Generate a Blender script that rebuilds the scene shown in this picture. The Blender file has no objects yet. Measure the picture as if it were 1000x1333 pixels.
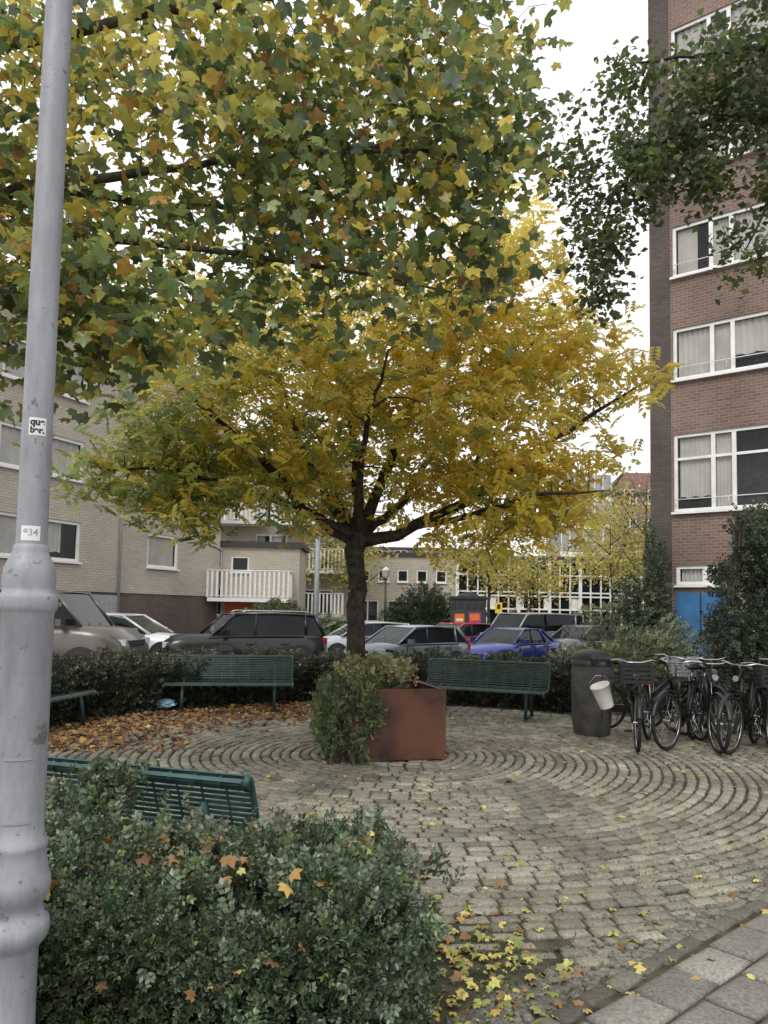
import bpy, math, random
import numpy as np
from mathutils import Matrix, Vector
random.seed(7); rng=np.random.default_rng(7)
sc=bpy.context.scene
RAD=math.radians

# ------------------------------------------------------------------ materials
def newmat(name):
    m=bpy.data.materials.new(name); m.use_nodes=True
    nt=m.node_tree; b=nt.nodes['Principled BSDF']; return m,nt,b
def N(nt,t,**k):
    n=nt.nodes.new(t)
    for a,v in k.items(): setattr(n,a,v)
    return n
def c4(c): return (c[0],c[1],c[2],1)
def mat_noise(name,c1,c2,scale=5,rough=.8,metal=0,bump=.0,bscale=40,detail=6,spec=.5,lo=.35,hi=.65,coat=0):
    m,nt,b=newmat(name); L=nt.links.new
    tc=N(nt,'ShaderNodeTexCoord'); no=N(nt,'ShaderNodeTexNoise'); no.inputs['Scale'].default_value=scale; no.inputs['Detail'].default_value=detail
    L(tc.outputs['Object'],no.inputs['Vector'])
    r=N(nt,'ShaderNodeValToRGB'); r.color_ramp.elements[0].position=lo; r.color_ramp.elements[1].position=hi
    r.color_ramp.elements[0].color=c4(c1); r.color_ramp.elements[1].color=c4(c2)
    L(no.outputs['Fac'],r.inputs['Fac']); L(r.outputs['Color'],b.inputs['Base Color'])
    b.inputs['Roughness'].default_value=rough; b.inputs['Metallic'].default_value=metal
    b.inputs['Specular IOR Level'].default_value=spec; b.inputs['Coat Weight'].default_value=coat
    if bump>0:
        n2=N(nt,'ShaderNodeTexNoise'); n2.inputs['Scale'].default_value=bscale; n2.inputs['Detail'].default_value=5
        L(tc.outputs['Object'],n2.inputs['Vector'])
        bp=N(nt,'ShaderNodeBump'); bp.inputs['Strength'].default_value=bump; bp.inputs['Distance'].default_value=.02
        L(n2.outputs['Fac'],bp.inputs['Height']); L(bp.outputs['Normal'],b.inputs['Normal'])
    return m
def mat_leaf(name,trans=.35,rough=.4,gl=.07,gam=.75):
    m,nt,b=newmat(name); L=nt.links.new; nt.nodes.remove(b)
    at=N(nt,'ShaderNodeAttribute',attribute_name='Col')
    df=N(nt,'ShaderNodeBsdfDiffuse'); L(at.outputs['Color'],df.inputs['Color'])
    tr=N(nt,'ShaderNodeBsdfTranslucent'); mx=N(nt,'ShaderNodeMixShader'); mx.inputs[0].default_value=trans
    g=N(nt,'ShaderNodeGamma'); g.inputs['Gamma'].default_value=gam
    L(at.outputs['Color'],g.inputs['Color']); L(g.outputs['Color'],tr.inputs['Color'])
    L(df.outputs[0],mx.inputs[1]); L(tr.outputs[0],mx.inputs[2])
    gs=N(nt,'ShaderNodeBsdfGlossy'); gs.inputs['Roughness'].default_value=rough; m2=N(nt,'ShaderNodeMixShader'); m2.inputs[0].default_value=gl
    L(mx.outputs[0],m2.inputs[1]); L(gs.outputs[0],m2.inputs[2]); L(m2.outputs[0],nt.nodes['Material Output'].inputs['Surface'])
    return m
def mat_attr(name,rough=.85,nscale=60,amt=.35,bump=.3):
    m,nt,b=newmat(name); L=nt.links.new
    at=N(nt,'ShaderNodeAttribute',attribute_name='Col'); tc=N(nt,'ShaderNodeTexCoord')
    no=N(nt,'ShaderNodeTexNoise'); no.inputs['Scale'].default_value=nscale; no.inputs['Detail'].default_value=6
    n2=N(nt,'ShaderNodeTexNoise'); n2.inputs['Scale'].default_value=1.1; n2.inputs['Detail'].default_value=6
    L(tc.outputs['Object'],no.inputs['Vector']); L(tc.outputs['Object'],n2.inputs['Vector'])
    r=N(nt,'ShaderNodeMapRange'); r.inputs[3].default_value=1-amt; r.inputs[4].default_value=1+amt; r.inputs[1].default_value=.3; r.inputs[2].default_value=.7
    r2=N(nt,'ShaderNodeMapRange'); r2.inputs[3].default_value=.64; r2.inputs[4].default_value=1.2; r2.inputs[1].default_value=.34; r2.inputs[2].default_value=.66
    L(no.outputs['Fac'],r.inputs[0]); L(n2.outputs['Fac'],r2.inputs[0])
    mu=N(nt,'ShaderNodeMath',operation='MULTIPLY'); L(r.outputs[0],mu.inputs[0]); L(r2.outputs[0],mu.inputs[1])
    v=N(nt,'ShaderNodeVectorMath',operation='SCALE'); L(at.outputs['Color'],v.inputs[0]); L(mu.outputs[0],v.inputs['Scale'])
    L(v.outputs[0],b.inputs['Base Color']); b.inputs['Roughness'].default_value=rough
    bp=N(nt,'ShaderNodeBump'); bp.inputs['Strength'].default_value=bump; bp.inputs['Distance'].default_value=.01
    L(no.outputs['Fac'],bp.inputs['Height']); L(bp.outputs['Normal'],b.inputs['Normal'])
    return m
def mat_brick(name,c1,c2,mortar,bw=.22,rh=.075,ms=.012,vary=.25):
    m,nt,b=newmat(name); L=nt.links.new
    tc=N(nt,'ShaderNodeTexCoord'); sp=N(nt,'ShaderNodeSeparateXYZ'); L(tc.outputs['Object'],sp.inputs[0])
    ad=N(nt,'ShaderNodeMath',operation='ADD'); L(sp.outputs[0],ad.inputs[0]); L(sp.outputs[1],ad.inputs[1])
    cb=N(nt,'ShaderNodeCombineXYZ'); L(ad.outputs[0],cb.inputs[0]); L(sp.outputs[2],cb.inputs[1])
    br=N(nt,'ShaderNodeTexBrick'); br.inputs['Scale'].default_value=1
    br.inputs['Brick Width'].default_value=bw; br.inputs['Row Height'].default_value=rh; br.inputs['Mortar Size'].default_value=ms
    br.inputs['Color1'].default_value=c4(c1); br.inputs['Color2'].default_value=c4(c2); br.inputs['Mortar'].default_value=c4(mortar)
    L(cb.outputs[0],br.inputs['Vector'])
    no=N(nt,'ShaderNodeTexNoise'); no.inputs['Scale'].default_value=.5; no.inputs['Detail'].default_value=8; L(tc.outputs['Object'],no.inputs['Vector'])
    r=N(nt,'ShaderNodeMapRange'); r.inputs[1].default_value=.3; r.inputs[2].default_value=.7; r.inputs[3].default_value=1-vary; r.inputs[4].default_value=1+vary
    L(no.outputs['Fac'],r.inputs[0])
    v=N(nt,'ShaderNodeVectorMath',operation='SCALE'); L(br.outputs['Color'],v.inputs[0]); L(r.outputs[0],v.inputs['Scale'])
    L(v.outputs[0],b.inputs['Base Color']); b.inputs['Roughness'].default_value=.9
    bp=N(nt,'ShaderNodeBump'); bp.inputs['Strength'].default_value=.4; bp.inputs['Distance'].default_value=.01; bp.invert=True
    L(br.outputs['Fac'],bp.inputs['Height']); L(bp.outputs['Normal'],b.inputs['Normal'])
    return m
def mat_glass(name,tint=(.05,.06,.07),transp=.5):
    m,nt,b=newmat(name); L=nt.links.new
    b.inputs['Base Color'].default_value=c4(tint); b.inputs['Roughness'].default_value=.04; b.inputs['Specular IOR Level'].default_value=.9
    tr=N(nt,'ShaderNodeBsdfTransparent'); mx=N(nt,'ShaderNodeMixShader'); mx.inputs[0].default_value=transp
    L(b.outputs[0],mx.inputs[1]); L(tr.outputs[0],mx.inputs[2]); L(mx.outputs[0],nt.nodes['Material Output'].inputs['Surface'])
    return m
def plain(name,c,rough=.5,metal=0,coat=0,var=.12,scale=8,bump=0,spec=.5):
    return mat_noise(name,[x*(1-var) for x in c],[x*(1+var) for x in c],scale=scale,rough=rough,metal=metal,coat=coat,bump=bump,spec=spec)

M={}
M['bark_dark']=mat_noise('bark_dark',(.014,.011,.009),(.062,.050,.038),14,.85,bump=.8,bscale=30)
M['bark']=mat_noise('bark',(.03,.025,.02),(.10,.085,.065),10,.85,bump=.6,bscale=25)
M['leaf']=mat_leaf('leaf_autumn',.5); M['leaf_gold']=mat_leaf('leaf_golden',.58,.45,.04,.62); M['leaf_dull']=mat_leaf('leaf_hedge',.2,.42,.07)
M['litter']=mat_leaf('leaf_litter',.1,.6,.03)
M['paver']=mat_attr('paver_concrete')
M['soil']=mat_noise('soil',(.045,.034,.024),(.15,.12,.09),9,.95,bump=.8,bscale=60)
M['moss']=mat_noise('joint_sand_moss',(.024,.026,.014),(.10,.09,.06),6,.95,bump=.5,bscale=80)
M['asphalt']=mat_noise('asphalt',(.045,.045,.047),(.085,.085,.088),20,.85,bump=.3,bscale=120)
M['brick_brown']=mat_brick('brick_brown',(.225,.135,.102),(.15,.09,.07),(.22,.185,.16),.22,.08,.014)
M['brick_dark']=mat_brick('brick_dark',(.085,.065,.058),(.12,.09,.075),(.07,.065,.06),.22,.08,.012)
M['brick_beige']=mat_brick('brick_beige',(.52,.47,.38),(.44,.39,.32),(.35,.32,.28),.3,.09,.014,.12)
M['brick_purple']=mat_brick('brick_purple',(.12,.085,.075),(.17,.11,.095),(.1,.085,.08))
M['brick_red']=mat_brick('brick_red',(.24,.14,.11),(.19,.115,.09),(.22,.18,.16))
M['white']=plain('white_paint',(.76,.76,.74),.4,var=.08,scale=3)
M['concrete']=plain('concrete',(.34,.33,.31),.85,var=.2,scale=4,bump=.2)
M['glass']=mat_glass('window_glass',(.03,.035,.04),.70)
M['darkglass']=plain('dark_window_glass',(.012,.015,.018),.05,var=.4,scale=.8,spec=.22)
M['curtain']=plain('curtain_cloth',(.72,.70,.64),.9,var=.10,scale=2)
M['interior']=plain('interior_dark',(.07,.065,.06),.9,var=.3)
M['roof']=plain('roofing',(.05,.05,.052),.8)
M['tile']=plain('red_roof_tile',(.15,.08,.065),.8,var=.25,scale=3)
M['corten']=mat_noise('corten_steel',(.026,.013,.010),(.14,.052,.026),2.2,.6,bump=.25,bscale=50,detail=10,lo=.34,hi=.60)
M['bench']=mat_noise('bench_green_paint',(.012,.03,.026),(.03,.06,.05),6,.5)
M['bench_near']=mat_noise('bench_teal_paint',(.015,.055,.055),(.04,.105,.10),9,.5)
M['black']=plain('black_paint',(.012,.012,.013),.4)
M['rubber']=plain('rubber',(.015,.015,.016),.8)
M['chrome']=plain('chrome_steel',(.5,.5,.5),.25,1)
M['bin']=mat_noise('bin_grey_plastic',(.045,.042,.043),(.095,.090,.086),5,.55)
M['kiosk']=plain('kiosk_dark',(.03,.04,.04),.5)
M['orange']=plain('orange_paint',(.75,.17,.03),.5)
M['door_orange']=plain('door_orange',(.62,.12,.03),.6)
M['yellow']=plain('sign_yellow',(.80,.55,.03),.5)
M['blue']=plain('blue_paint',(.03,.13,.29),.6,var=.2,scale=3)
M['magenta']=plain('poster_pink',(.35,.05,.2),.5)
M['grey']=plain('grey_paint',(.30,.31,.32),.5)
M['headlight']=plain('headlight_glass',(.55,.57,.6),.1)
M['taillight']=plain('taillight_red',(.35,.01,.01),.2)
M['bucket']=plain('bucket_plastic',(.78,.77,.72),.45)
M['bag']=plain('bag_plastic',(.24,.42,.52),.4)
M['trim']=plain('black_trim',(.02,.02,.021),.55)
M['hedge_core']=mat_noise('hedge_inner_shade',(.006,.006,.004),(.03,.028,.018),60,1,bump=1,bscale=90)  # near-black colour painted as the shade inside the hedges, on solid filler
def carpaint(n,c,coat=.6): return plain('car_paint_'+n,c,.3,.15,coat,.05,2)

def lamp_mat():
    m,nt,b=newmat('lamp_post_paint'); L=nt.links.new
    tc=N(nt,'ShaderNodeTexCoord')
    mp=N(nt,'ShaderNodeMapping'); mp.inputs['Scale'].default_value=(1,1,.25); L(tc.outputs['Object'],mp.inputs[0])
    n1=N(nt,'ShaderNodeTexNoise'); n1.inputs['Scale'].default_value=14; n1.inputs['Detail'].default_value=9; n1.inputs['Roughness'].default_value=.7
    L(mp.outputs[0],n1.inputs['Vector'])
    r=N(nt,'ShaderNodeValToRGB'); e=r.color_ramp.elements
    e[0].position=.28; e[0].color=(.20,.205,.22,1); e[1].position=.60; e[1].color=(.325,.335,.37,1)
    L(n1.outputs['Fac'],r.inputs[0])
    def patch(scale,lo,hi,col,prev):
        n2=N(nt,'ShaderNodeTexNoise'); n2.inputs['Scale'].default_value=scale; n2.inputs['Detail'].default_value=10; n2.inputs['Roughness'].default_value=.65
        L(tc.outputs['Object'],n2.inputs['Vector'])
        r2=N(nt,'ShaderNodeValToRGB'); q=r2.color_ramp.elements; q[0].position=lo; q[0].color=(0,0,0,1); q[1].position=hi; q[1].color=(1,1,1,1)
        L(n2.outputs['Fac'],r2.inputs[0])
        mx=N(nt,'ShaderNodeMix',data_type='RGBA'); L(r2.outputs[0],mx.inputs[0]); L(prev,mx.inputs[6]); mx.inputs[7].default_value=col
        return mx.outputs[2]
    o=patch(7,.63,.64,(.14,.14,.145,1),r.outputs[0]); o=patch(38,.63,.65,(.18,.17,.165,1),o); o=patch(3,.5,.8,(.23,.235,.24,1),o)
    L(o,b.inputs['Base Color']); b.inputs['Roughness'].default_value=.5
    bp=N(nt,'ShaderNodeBump'); bp.inputs['Strength'].default_value=.5; bp.inputs['Distance'].default_value=.004
    L(n1.outputs['Fac'],bp.inputs['Height']); L(bp.outputs['Normal'],b.inputs['Normal'])
    return m
M['lampgrey']=lamp_mat()

# ------------------------------------------------------------------ mesh builder
def link(o,parent=None):
    sc.collection.objects.link(o)
    if parent: o.parent=parent
    return o
def empty(name,loc=(0,0,0),yaw=0):
    o=bpy.data.objects.new(name,None); o.location=loc; o.rotation_euler=(0,0,yaw); o.empty_display_size=.2; return link(o)
class MB:
    def __init__(s): s.v=[];s.f=[];s.m=[];s.s=[];s.mats=[];s.T=Matrix.Identity(4)
    def mi(s,k):
        if k not in s.mats: s.mats.append(k)
        return s.mats.index(k)
    def add(s,vs,fs,mat,smooth=False):
        o=len(s.v); T=s.T
        s.v+= [tuple(T@Vector(p)) for p in vs]; k=s.mi(mat)
        for f in fs: s.f.append(tuple(i+o for i in f)); s.m.append(k); s.s.append(smooth)
    def box(s,c,sz,mat,R=None,taper=1):
        vs=[]
        for z in(-1,1):
            t=taper if z>0 else 1
            for x,y in((-1,-1),(1,-1),(1,1),(-1,1)):
                p=Vector((x*sz[0]/2*t,y*sz[1]/2*t,z*sz[2]/2))
                if R is not None: p=R@p
                vs.append((p.x+c[0],p.y+c[1],p.z+c[2]))
        s.add(vs,[(0,3,2,1),(4,5,6,7),(0,1,5,4),(1,2,6,5),(2,3,7,6),(3,0,4,7)],mat)
    def tube(s,pts,rad,mat,n=8,cap=True,closed=False):
        pts=[Vector(p) for p in pts]; K=len(pts)
        if not hasattr(rad,'__len__'): rad=[rad]*K
        vs=[];fs=[]; prev=None
        for i,p in enumerate(pts):
            if closed: d=pts[(i+1)%K]-pts[i-1]
            else: d=pts[min(i+1,K-1)]-pts[max(i-1,0)]
            if d.length<1e-9: d=Vector((0,0,1))
            d.normalize()
            if prev is None:
                a=Vector((0,0,1)) if abs(d.z)<.9 else Vector((1,0,0)); u=d.cross(a).normalized()
            else:
                u=prev-d*prev.dot(d)
                if u.length<1e-6: u=d.orthogonal()
                u.normalize()
            prev=u; w=d.cross(u)
            for j in range(n):
                a=2*math.pi*j/n; q=p+(u*math.cos(a)+w*math.sin(a))*rad[i]; vs.append(tuple(q))
        R=K if closed else K-1
        for i in range(R):
            for j in range(n):
                a=i*n+j;b=i*n+(j+1)%n;c=((i+1)%K)*n+(j+1)%n;d=((i+1)%K)*n+j
                fs.append((a,b,c,d))
        if cap and not closed: fs.append(tuple(range(n))[::-1]); fs.append(tuple(range((K-1)*n,K*n)))
        s.add(vs,fs,mat,True)
    def lathe(s,prof,c,mat,n=24,axis='z',smooth=True,caps=True):
        vs=[];fs=[]
        for r,z in prof:
            for j in range(n):
                a=2*math.pi*j/n; x,y=r*math.cos(a),r*math.sin(a)
                if axis=='z': vs.append((c[0]+x,c[1]+y,c[2]+z))
                elif axis=='y': vs.append((c[0]+x,c[1]+z,c[2]+y))
                else: vs.append((c[0]+z,c[1]+x,c[2]+y))
        K=len(prof)
        for i in range(K-1):
            for j in range(n): fs.append((i*n+j,i*n+(j+1)%n,(i+1)*n+(j+1)%n,(i+1)*n+j))
        s.add(vs,fs,mat,smooth)
        if caps:
            s.add(vs[:n],[tuple(range(n))[::-1]],mat); s.add(vs[-n:],[tuple(range(n))],mat)
    def build(s,name,loc=(0,0,0),yaw=0,parent=None):
        me=bpy.data.meshes.new(name); me.from_pydata(s.v,[],s.f)
        for k in s.mats: me.materials.append(M[k] if isinstance(k,str) else k)
        me.polygons.foreach_set('material_index',s.m); me.polygons.foreach_set('use_smooth',s.s); me.update()
        o=bpy.data.objects.new(name,me); o.location=loc; o.rotation_euler=(0,0,yaw); return link(o,parent)

# ------------------------------------------------------------------ fast leaf meshes
def basis(nrm,yaw):
    nrm=nrm/np.linalg.norm(nrm,axis=1,keepdims=True)
    a=np.where(np.abs(nrm[:,2:3])<.9,np.array([[0,0,1.]]),np.array([[1.,0,0]]))
    u=np.cross(nrm,a); u/=np.linalg.norm(u,axis=1,keepdims=True); w=np.cross(nrm,u)
    c=np.cos(yaw)[:,None]; s_=np.sin(yaw)[:,None]
    x=u*c+w*s_; y=-u*s_+w*c
    return np.stack([x,y,nrm],axis=2)
def scatter(name,tv,tf,P,R,S,C,mat,parent=None,smooth=False,cjit=None):
    tv=np.array(tv,float); tf=np.array(tf,int); n=len(P); k=len(tv); mm=tf.shape[1]
    S=np.asarray(S,float)
    if S.ndim==1: S=np.repeat(S[:,None],3,1)
    V=np.einsum('nij,nkj->nki',R,tv[None]*S[:,None,:])+P[:,None,:]
    F=(tf[None]+(np.arange(n)*k)[:,None,None]).reshape(-1)
    me=bpy.data.meshes.new(name)
    me.vertices.add(n*k); me.vertices.foreach_set('co',V.reshape(-1).astype(np.float32))
    nl=len(F); me.loops.add(nl); me.loops.foreach_set('vertex_index',F.astype(np.int32))
    npoly=nl//mm; me.polygons.add(npoly); me.polygons.foreach_set('loop_start',(np.arange(npoly)*mm).astype(np.int32))
    me.update(calc_edges=True)
    at=me.attributes.new('Col','FLOAT_COLOR','POINT')
    cc=np.ones((n,k,4),np.float32); cc[:,:,:3]=C[:,None,:]
    if cjit is not None: cc[:,:,:3]*=rng.uniform(1-cjit,1+cjit,(n,k,1))
    at.data.foreach_set('color',np.clip(cc,0,1).reshape(-1))
    me.materials.append(mat)
    if smooth: me.polygons.foreach_set('use_smooth',np.ones(npoly,bool))
    o=bpy.data.objects.new(name,me); return link(o,parent)
def lobed():
    ar=[(-90,.2),(-60,.64),(-22,.84),(-2,.66),(30,1.0),(58,.72),(90,1.15),(122,.72),(150,1.0),(182,.66),(202,.84),(240,.64)]
    v=[(0,0.05,.0)]
    for i,(a,r) in enumerate(ar): v.append((r*math.cos(RAD(a)),r*math.sin(RAD(a)),-.25*r*r+(.14 if r<.77 else 0)+(.07 if i%4==0 else 0)))
    f=[(0,i,i%12+1) for i in range(1,13)]; return v,f
def simple(w=.5,fold=.18): return [(0,0,0),(-w,.55,fold),(0,1,-.1),(w,.55,fold)],[(0,2,1),(0,3,2)]
def compound(npair=4):
    V=[];F=[]
    def leaflet(bx,by,bz,ang,l,w,dz):
        o=len(V);ca,sa=math.cos(ang),math.sin(ang)
        for (lx,ly,lz) in((0,0,0),(l*.5,-w,.02),(l,0,dz),(l*.5,w,.02)):
            V.append((bx+lx*ca-ly*sa,by+lx*sa+ly*ca,bz+lz))
        F.append((o,o+1,o+2)); F.append((o,o+2,o+3))
    for i in range(npair):
        t=(i+.8)/(npair+.8); z=-.35*t*t
        leaflet(t,0,z,1.05,.46,.125,-.12); leaflet(t,0,z,-1.05,.46,.125,-.12)
    leaflet(.95,0,-.33,0,.47,.13,-.14)
    return V,F
def sprig(nl=5,l=.3,w=.1):
    V=[];F=[]
    for i in range(nl):
        t=(i+.5)/nl
        for sd in(-1,1):
            o=len(V); a=1.0+.5*((i*7%3)-1)*.4; dx=sd*math.sin(a); dy=math.cos(a); zz=.12*((i%2)*2-1)
            b=(0,t,0); px,py=-dy,dx
            V+= [b,(dx*l*.5+px*w,t+dy*l*.5+py*w,zz*.4+.03),(dx*l,t+dy*l,zz),(dx*l*.5-px*w,t+dy*l*.5-py*w,zz*.4+.03)]
            F+= [(o,o+1,o+2),(o,o+2,o+3)]
    o=len(V); V+=[(0,.95,0),(-w,.95+l*.5,.02),(0,.95+l,.05),(w,.95+l*.5,.02)]; F+=[(o,o+1,o+2),(o,o+2,o+3)]
    return V,F
def palette(n,cols,wts,jit=.18):
    cols=np.array(cols); w=np.array(wts,float); w/=w.sum()
    c=cols[rng.choice(len(cols),n,p=w)]; return np.clip(c*rng.uniform(1-jit,1+jit,(n,1))*rng.uniform(.93,1.07,(n,3)),0,1)
def upnormals(n,wob):
    d=rng.normal(0,wob,(n,3)); d[:,2]+=1; return d
def ellips(blobs,n):
    w=np.array([b[3]*b[4]*b[5]*(b[6] if len(b)>6 else 1) for b in blobs]); w/=w.sum()
    k=rng.choice(len(blobs),n,p=w); B=np.array([b[:6] for b in blobs])[k]
    d=rng.normal(size=(n,3)); d/=np.linalg.norm(d,axis=1,keepdims=True); r=rng.uniform(0,1,(n,1))**.42
    return B[:,:3]+d*r*B[:,3:6]
def grow(mb,limbs,clusters,mat,r0=.02):
    sk=[];sr=[]
    for pts,rad in limbs:
        P=[];Rr=[]
        for i in range(len(pts)-1):
            a,b=Vector(pts[i]),Vector(pts[i+1]); q=max(2,int((b-a).length/.16))
            for j in range(q):
                t=j/q; p=a.lerp(b,t)
                if i+j>0: p=p+Vector(rng.normal(0,1,3))*min(.02,rad[i]*.3)
                P.append(p); Rr.append(rad[i]*(1-t)+rad[i+1]*t)
        P.append(Vector(pts[-1])); Rr.append(rad[-1])
        mb.tube(P,Rr,mat,10 if rad[0]>.05 else 6)
        sk+= [tuple(p) for p in P[2:]]; sr+=Rr[2:]
    SK=np.array(sk); SR=np.array(sr)
    C=clusters.copy()
    D=np.sqrt(((C[:,None]-SK[None])**2).sum(2)).min(1); order=np.argsort(D)
    for i in order:
        c=C[i]; dd=np.sqrt(((SK-c)**2).sum(1))+np.clip(SK[:,2]-c[2],0,9)*.5; j=dd.argmin(); a=SK[j]; L=np.linalg.norm(c-a)
        if L<.05: continue
        q=max(3,int(L/.16)); r=min(SR[j]*.6,.006+r0*min(L,1.2)); pts=[];rs=[]
        side_=rng.normal(0,.06,3)*L
        for k in range(q+1):
            t=k/q; p=a*(1-t)+c*t+(side_+np.array([0,0,.10*L]))*math.sin(math.pi*t)
            if 0<k<q: p=p+rng.normal(0,.012,3)
            pts.append(p); rs.append(max(.0025,r*(1-t*.7)))
        mb.tube(pts,rs,mat,4,cap=False)
        SK=np.vstack([SK,np.array(pts[1:])]); SR=np.concatenate([SR,np.array(rs[1:])])

# ------------------------------------------------------------------ ground
def sst(t): t=min(1,max(0,t)); return t*t*(3-2*t)
def gz(x,y): return -.30*sst((y-14.5)/5)*sst((x+7)/7)
def sheet(name,x0,x1,y0,y1,nx,ny,mat,dz,fn=gz):
    vs=[];fs=[]
    for j in range(ny+1):
        for i in range(nx+1):
            x=x0+(x1-x0)*i/nx; y=y0+(y1-y0)*j/ny; vs.append((x,y,fn(x,y)+dz))
    for j in range(ny):
        for i in range(nx): a=j*(nx+1)+i; fs.append((a,a+1,a+nx+2,a+nx+1))
    me=bpy.data.meshes.new(name); me.from_pydata(vs,[],fs); me.materials.append(M[mat]); me.update()
    return link(bpy.data.objects.new(name,me))
def ground():
    xs=sorted(set([-400,-200,-100,-60]+[i for i in range(-40,41,1)]+[60,100,200,400])); ys=sorted(set([-60,-20]+list(range(-6,60))+[80,120,250,500,900]))
    vs=[(x,y,gz(x,y)) for y in ys for x in xs]; nx=len(xs)
    fs=[(j*nx+i,j*nx+i+1,(j+1)*nx+i+1,(j+1)*nx+i) for j in range(len(ys)-1) for i in range(nx-1)]
    me=bpy.data.meshes.new('ground'); me.from_pydata(vs,[],fs); me.materials.append(M['soil']); me.update(); link(bpy.data.objects.new('ground',me))
ground()
sheet('street_road',-40,40,16,36,80,20,'asphalt',.02)
kb=MB()
for i in range(-30,30):
    kb.box((i+.5,15.9,gz(i+.5,15.9)+.05),(.985,.18,.16),'concrete')
kb.build('street_kerb')
pk=MB()
for i in range(8):
    x=-12+i*3.2; pk.box((x,17.6,gz(x,17.6)+.03),(.1,2.6,.006),'white')
pk.build('parking_marking')

CX,CY=.15,8.85; RP=6.3
vs=[(CX,CY,.012)]; fs=[]
for j in range(128): a=2*math.pi*j/128; vs.append((CX+(RP-.1)*math.cos(a),CY+(RP-.1)*math.sin(a),.012))
for j in range(128): fs.append((0,j+1,(j+1)%128+1))
me=bpy.data.meshes.new('paving_bed'); me.from_pydata(vs,[],fs); me.materials.append(M['moss']); link(bpy.data.objects.new('paving_bed',me))
ub=[(-.5,-.5,0),(.5,-.5,0),(.5,.5,0),(-.5,.5,0),(-.5,-.5,.6),(.5,-.5,.6),(.5,.5,.6),(-.5,.5,.6),(-.43,-.37,1),(.43,-.37,1),(.43,.37,1),(-.43,.37,1)]
uf=[(0,1,5,4),(1,2,6,5),(2,3,7,6),(3,0,4,7),(4,5,9,8),(5,6,10,9),(6,7,11,10),(7,4,8,11),(8,9,10,11)]
ex,ey=.743,.669; ox,oy=.60,3.20
def side(x,y): return (x-ox)*ey-(y-oy)*ex
P=[];Y=[];S=[];C=[]
row=.108; r=.45; ri=0
while r<RP-.05:
    nb=int(2*math.pi*r/.172); off=random.random(); ri+=1; dz=.004*math.sin(ri*1.7); rb=random.gauss(1,.05)
    for k in range(nb):
        a=2*math.pi*(k+off)/nb; x=CX+r*math.cos(a)+.014*math.sin(5*a+ri*.05); y=CY+r*math.sin(a)+.014*math.cos(4*a)
        if side(x,y)>-.055: continue
        dsoil=math.hypot((x-.40)/.55,(y-3.45)/.60)
        if dsoil<1 and random.random()<1.25-dsoil*.9: continue
        if y>8 and r>5.3: continue
        P.append((x,y,.006+random.gauss(0,.0035)+dz*.5-(.014 if dsoil<1.2 else 0))); Y.append(a+math.pi/2+random.gauss(0,.03)); S.append((2*math.pi*r/nb-.018+random.gauss(0,.004),row-.026+random.gauss(0,.004),.024))
        b=random.gauss(1,.17)*rb; b=min(1.4,max(.55,b)); t=random.random(); C.append((.250*b,(.238-.012*t)*b,(.192-.022*t)*b))
    r+=row
n=len(P); Yv=np.array(Y)
def rotz(Y,wob=0):
    R=np.zeros((len(Y),3,3)); R[:,0,0]=np.cos(Y);R[:,0,1]=-np.sin(Y);R[:,1,0]=np.sin(Y);R[:,1,1]=np.cos(Y);R[:,2,2]=1
    if wob: R[:,2,0]=rng.normal(0,wob,len(Y)); R[:,2,1]=rng.normal(0,wob,len(Y))
    return R
scatter('circular_paving',ub,uf,np.array(P),rotz(Yv,.022),np.array(S),np.array(C),M['paver'])
P=[];S=[];C=[];Y=[]
for _ in range(2300):
    u=random.uniform(-2,7.5); q=random.uniform(-.20,.03); x=ox+ex*u+ey*q; y=oy+ey*u-ex*q
    P.append((x,y,.004+random.gauss(0,.002))); s=random.uniform(.03,.065); S.append((s,s*random.uniform(.6,1),.020)); Y.append(random.uniform(0,6.28)); b=random.uniform(.55,1.1); C.append((.21*b,.20*b,.165*b))
scatter('cobble_filler',ub,uf,np.array(P),rotz(np.array(Y),.05),np.array(S),np.array(C),M['paver'])
P=[];S=[];C=[]; ang=math.atan2(ey,ex)
for i in range(-8,42):
    for j in range(0,18):
        w=.235; l=.36; u=i*l+(j%2)*l/2; v=.12+j*w+w/2+.03
        x=ox+ex*u+ey*v; y=oy+ey*u-ex*v
        P.append((x,y,.009+random.gauss(0,.003))); S.append((l-.018,w-.018,.028)); b=random.uniform(.70,1.18); C.append((.225*b,.213*b,.188*b))
for i in range(-16,70):
    u=i*.2; v=.08; x=ox+ex*u+ey*v; y=oy+ey*u-ex*v
    P.append((x+random.gauss(0,.005),y+random.gauss(0,.005),.006+random.gauss(0,.003))); S.append((.185,.09,.028)); b=random.uniform(.5,1.05); C.append((.20*b,.185*b,.15*b))
scatter('sidewalk_slabs',ub,uf,np.array(P),rotz(np.full(len(P),ang),.008),np.array(S),np.array(C),M['paver'])
vs=[]
for (u,v) in((-4,.03),(15,.03),(15,4.6),(-4,4.6)): vs.append((ox+ex*u+ey*v,oy+ey*u-ex*v,.018))
me=bpy.data.meshes.new('sidewalk_bed'); me.from_pydata(vs,[],[(0,3,2,1)]); me.materials.append(M['moss']); link(bpy.data.objects.new('sidewalk_bed',me))

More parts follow.
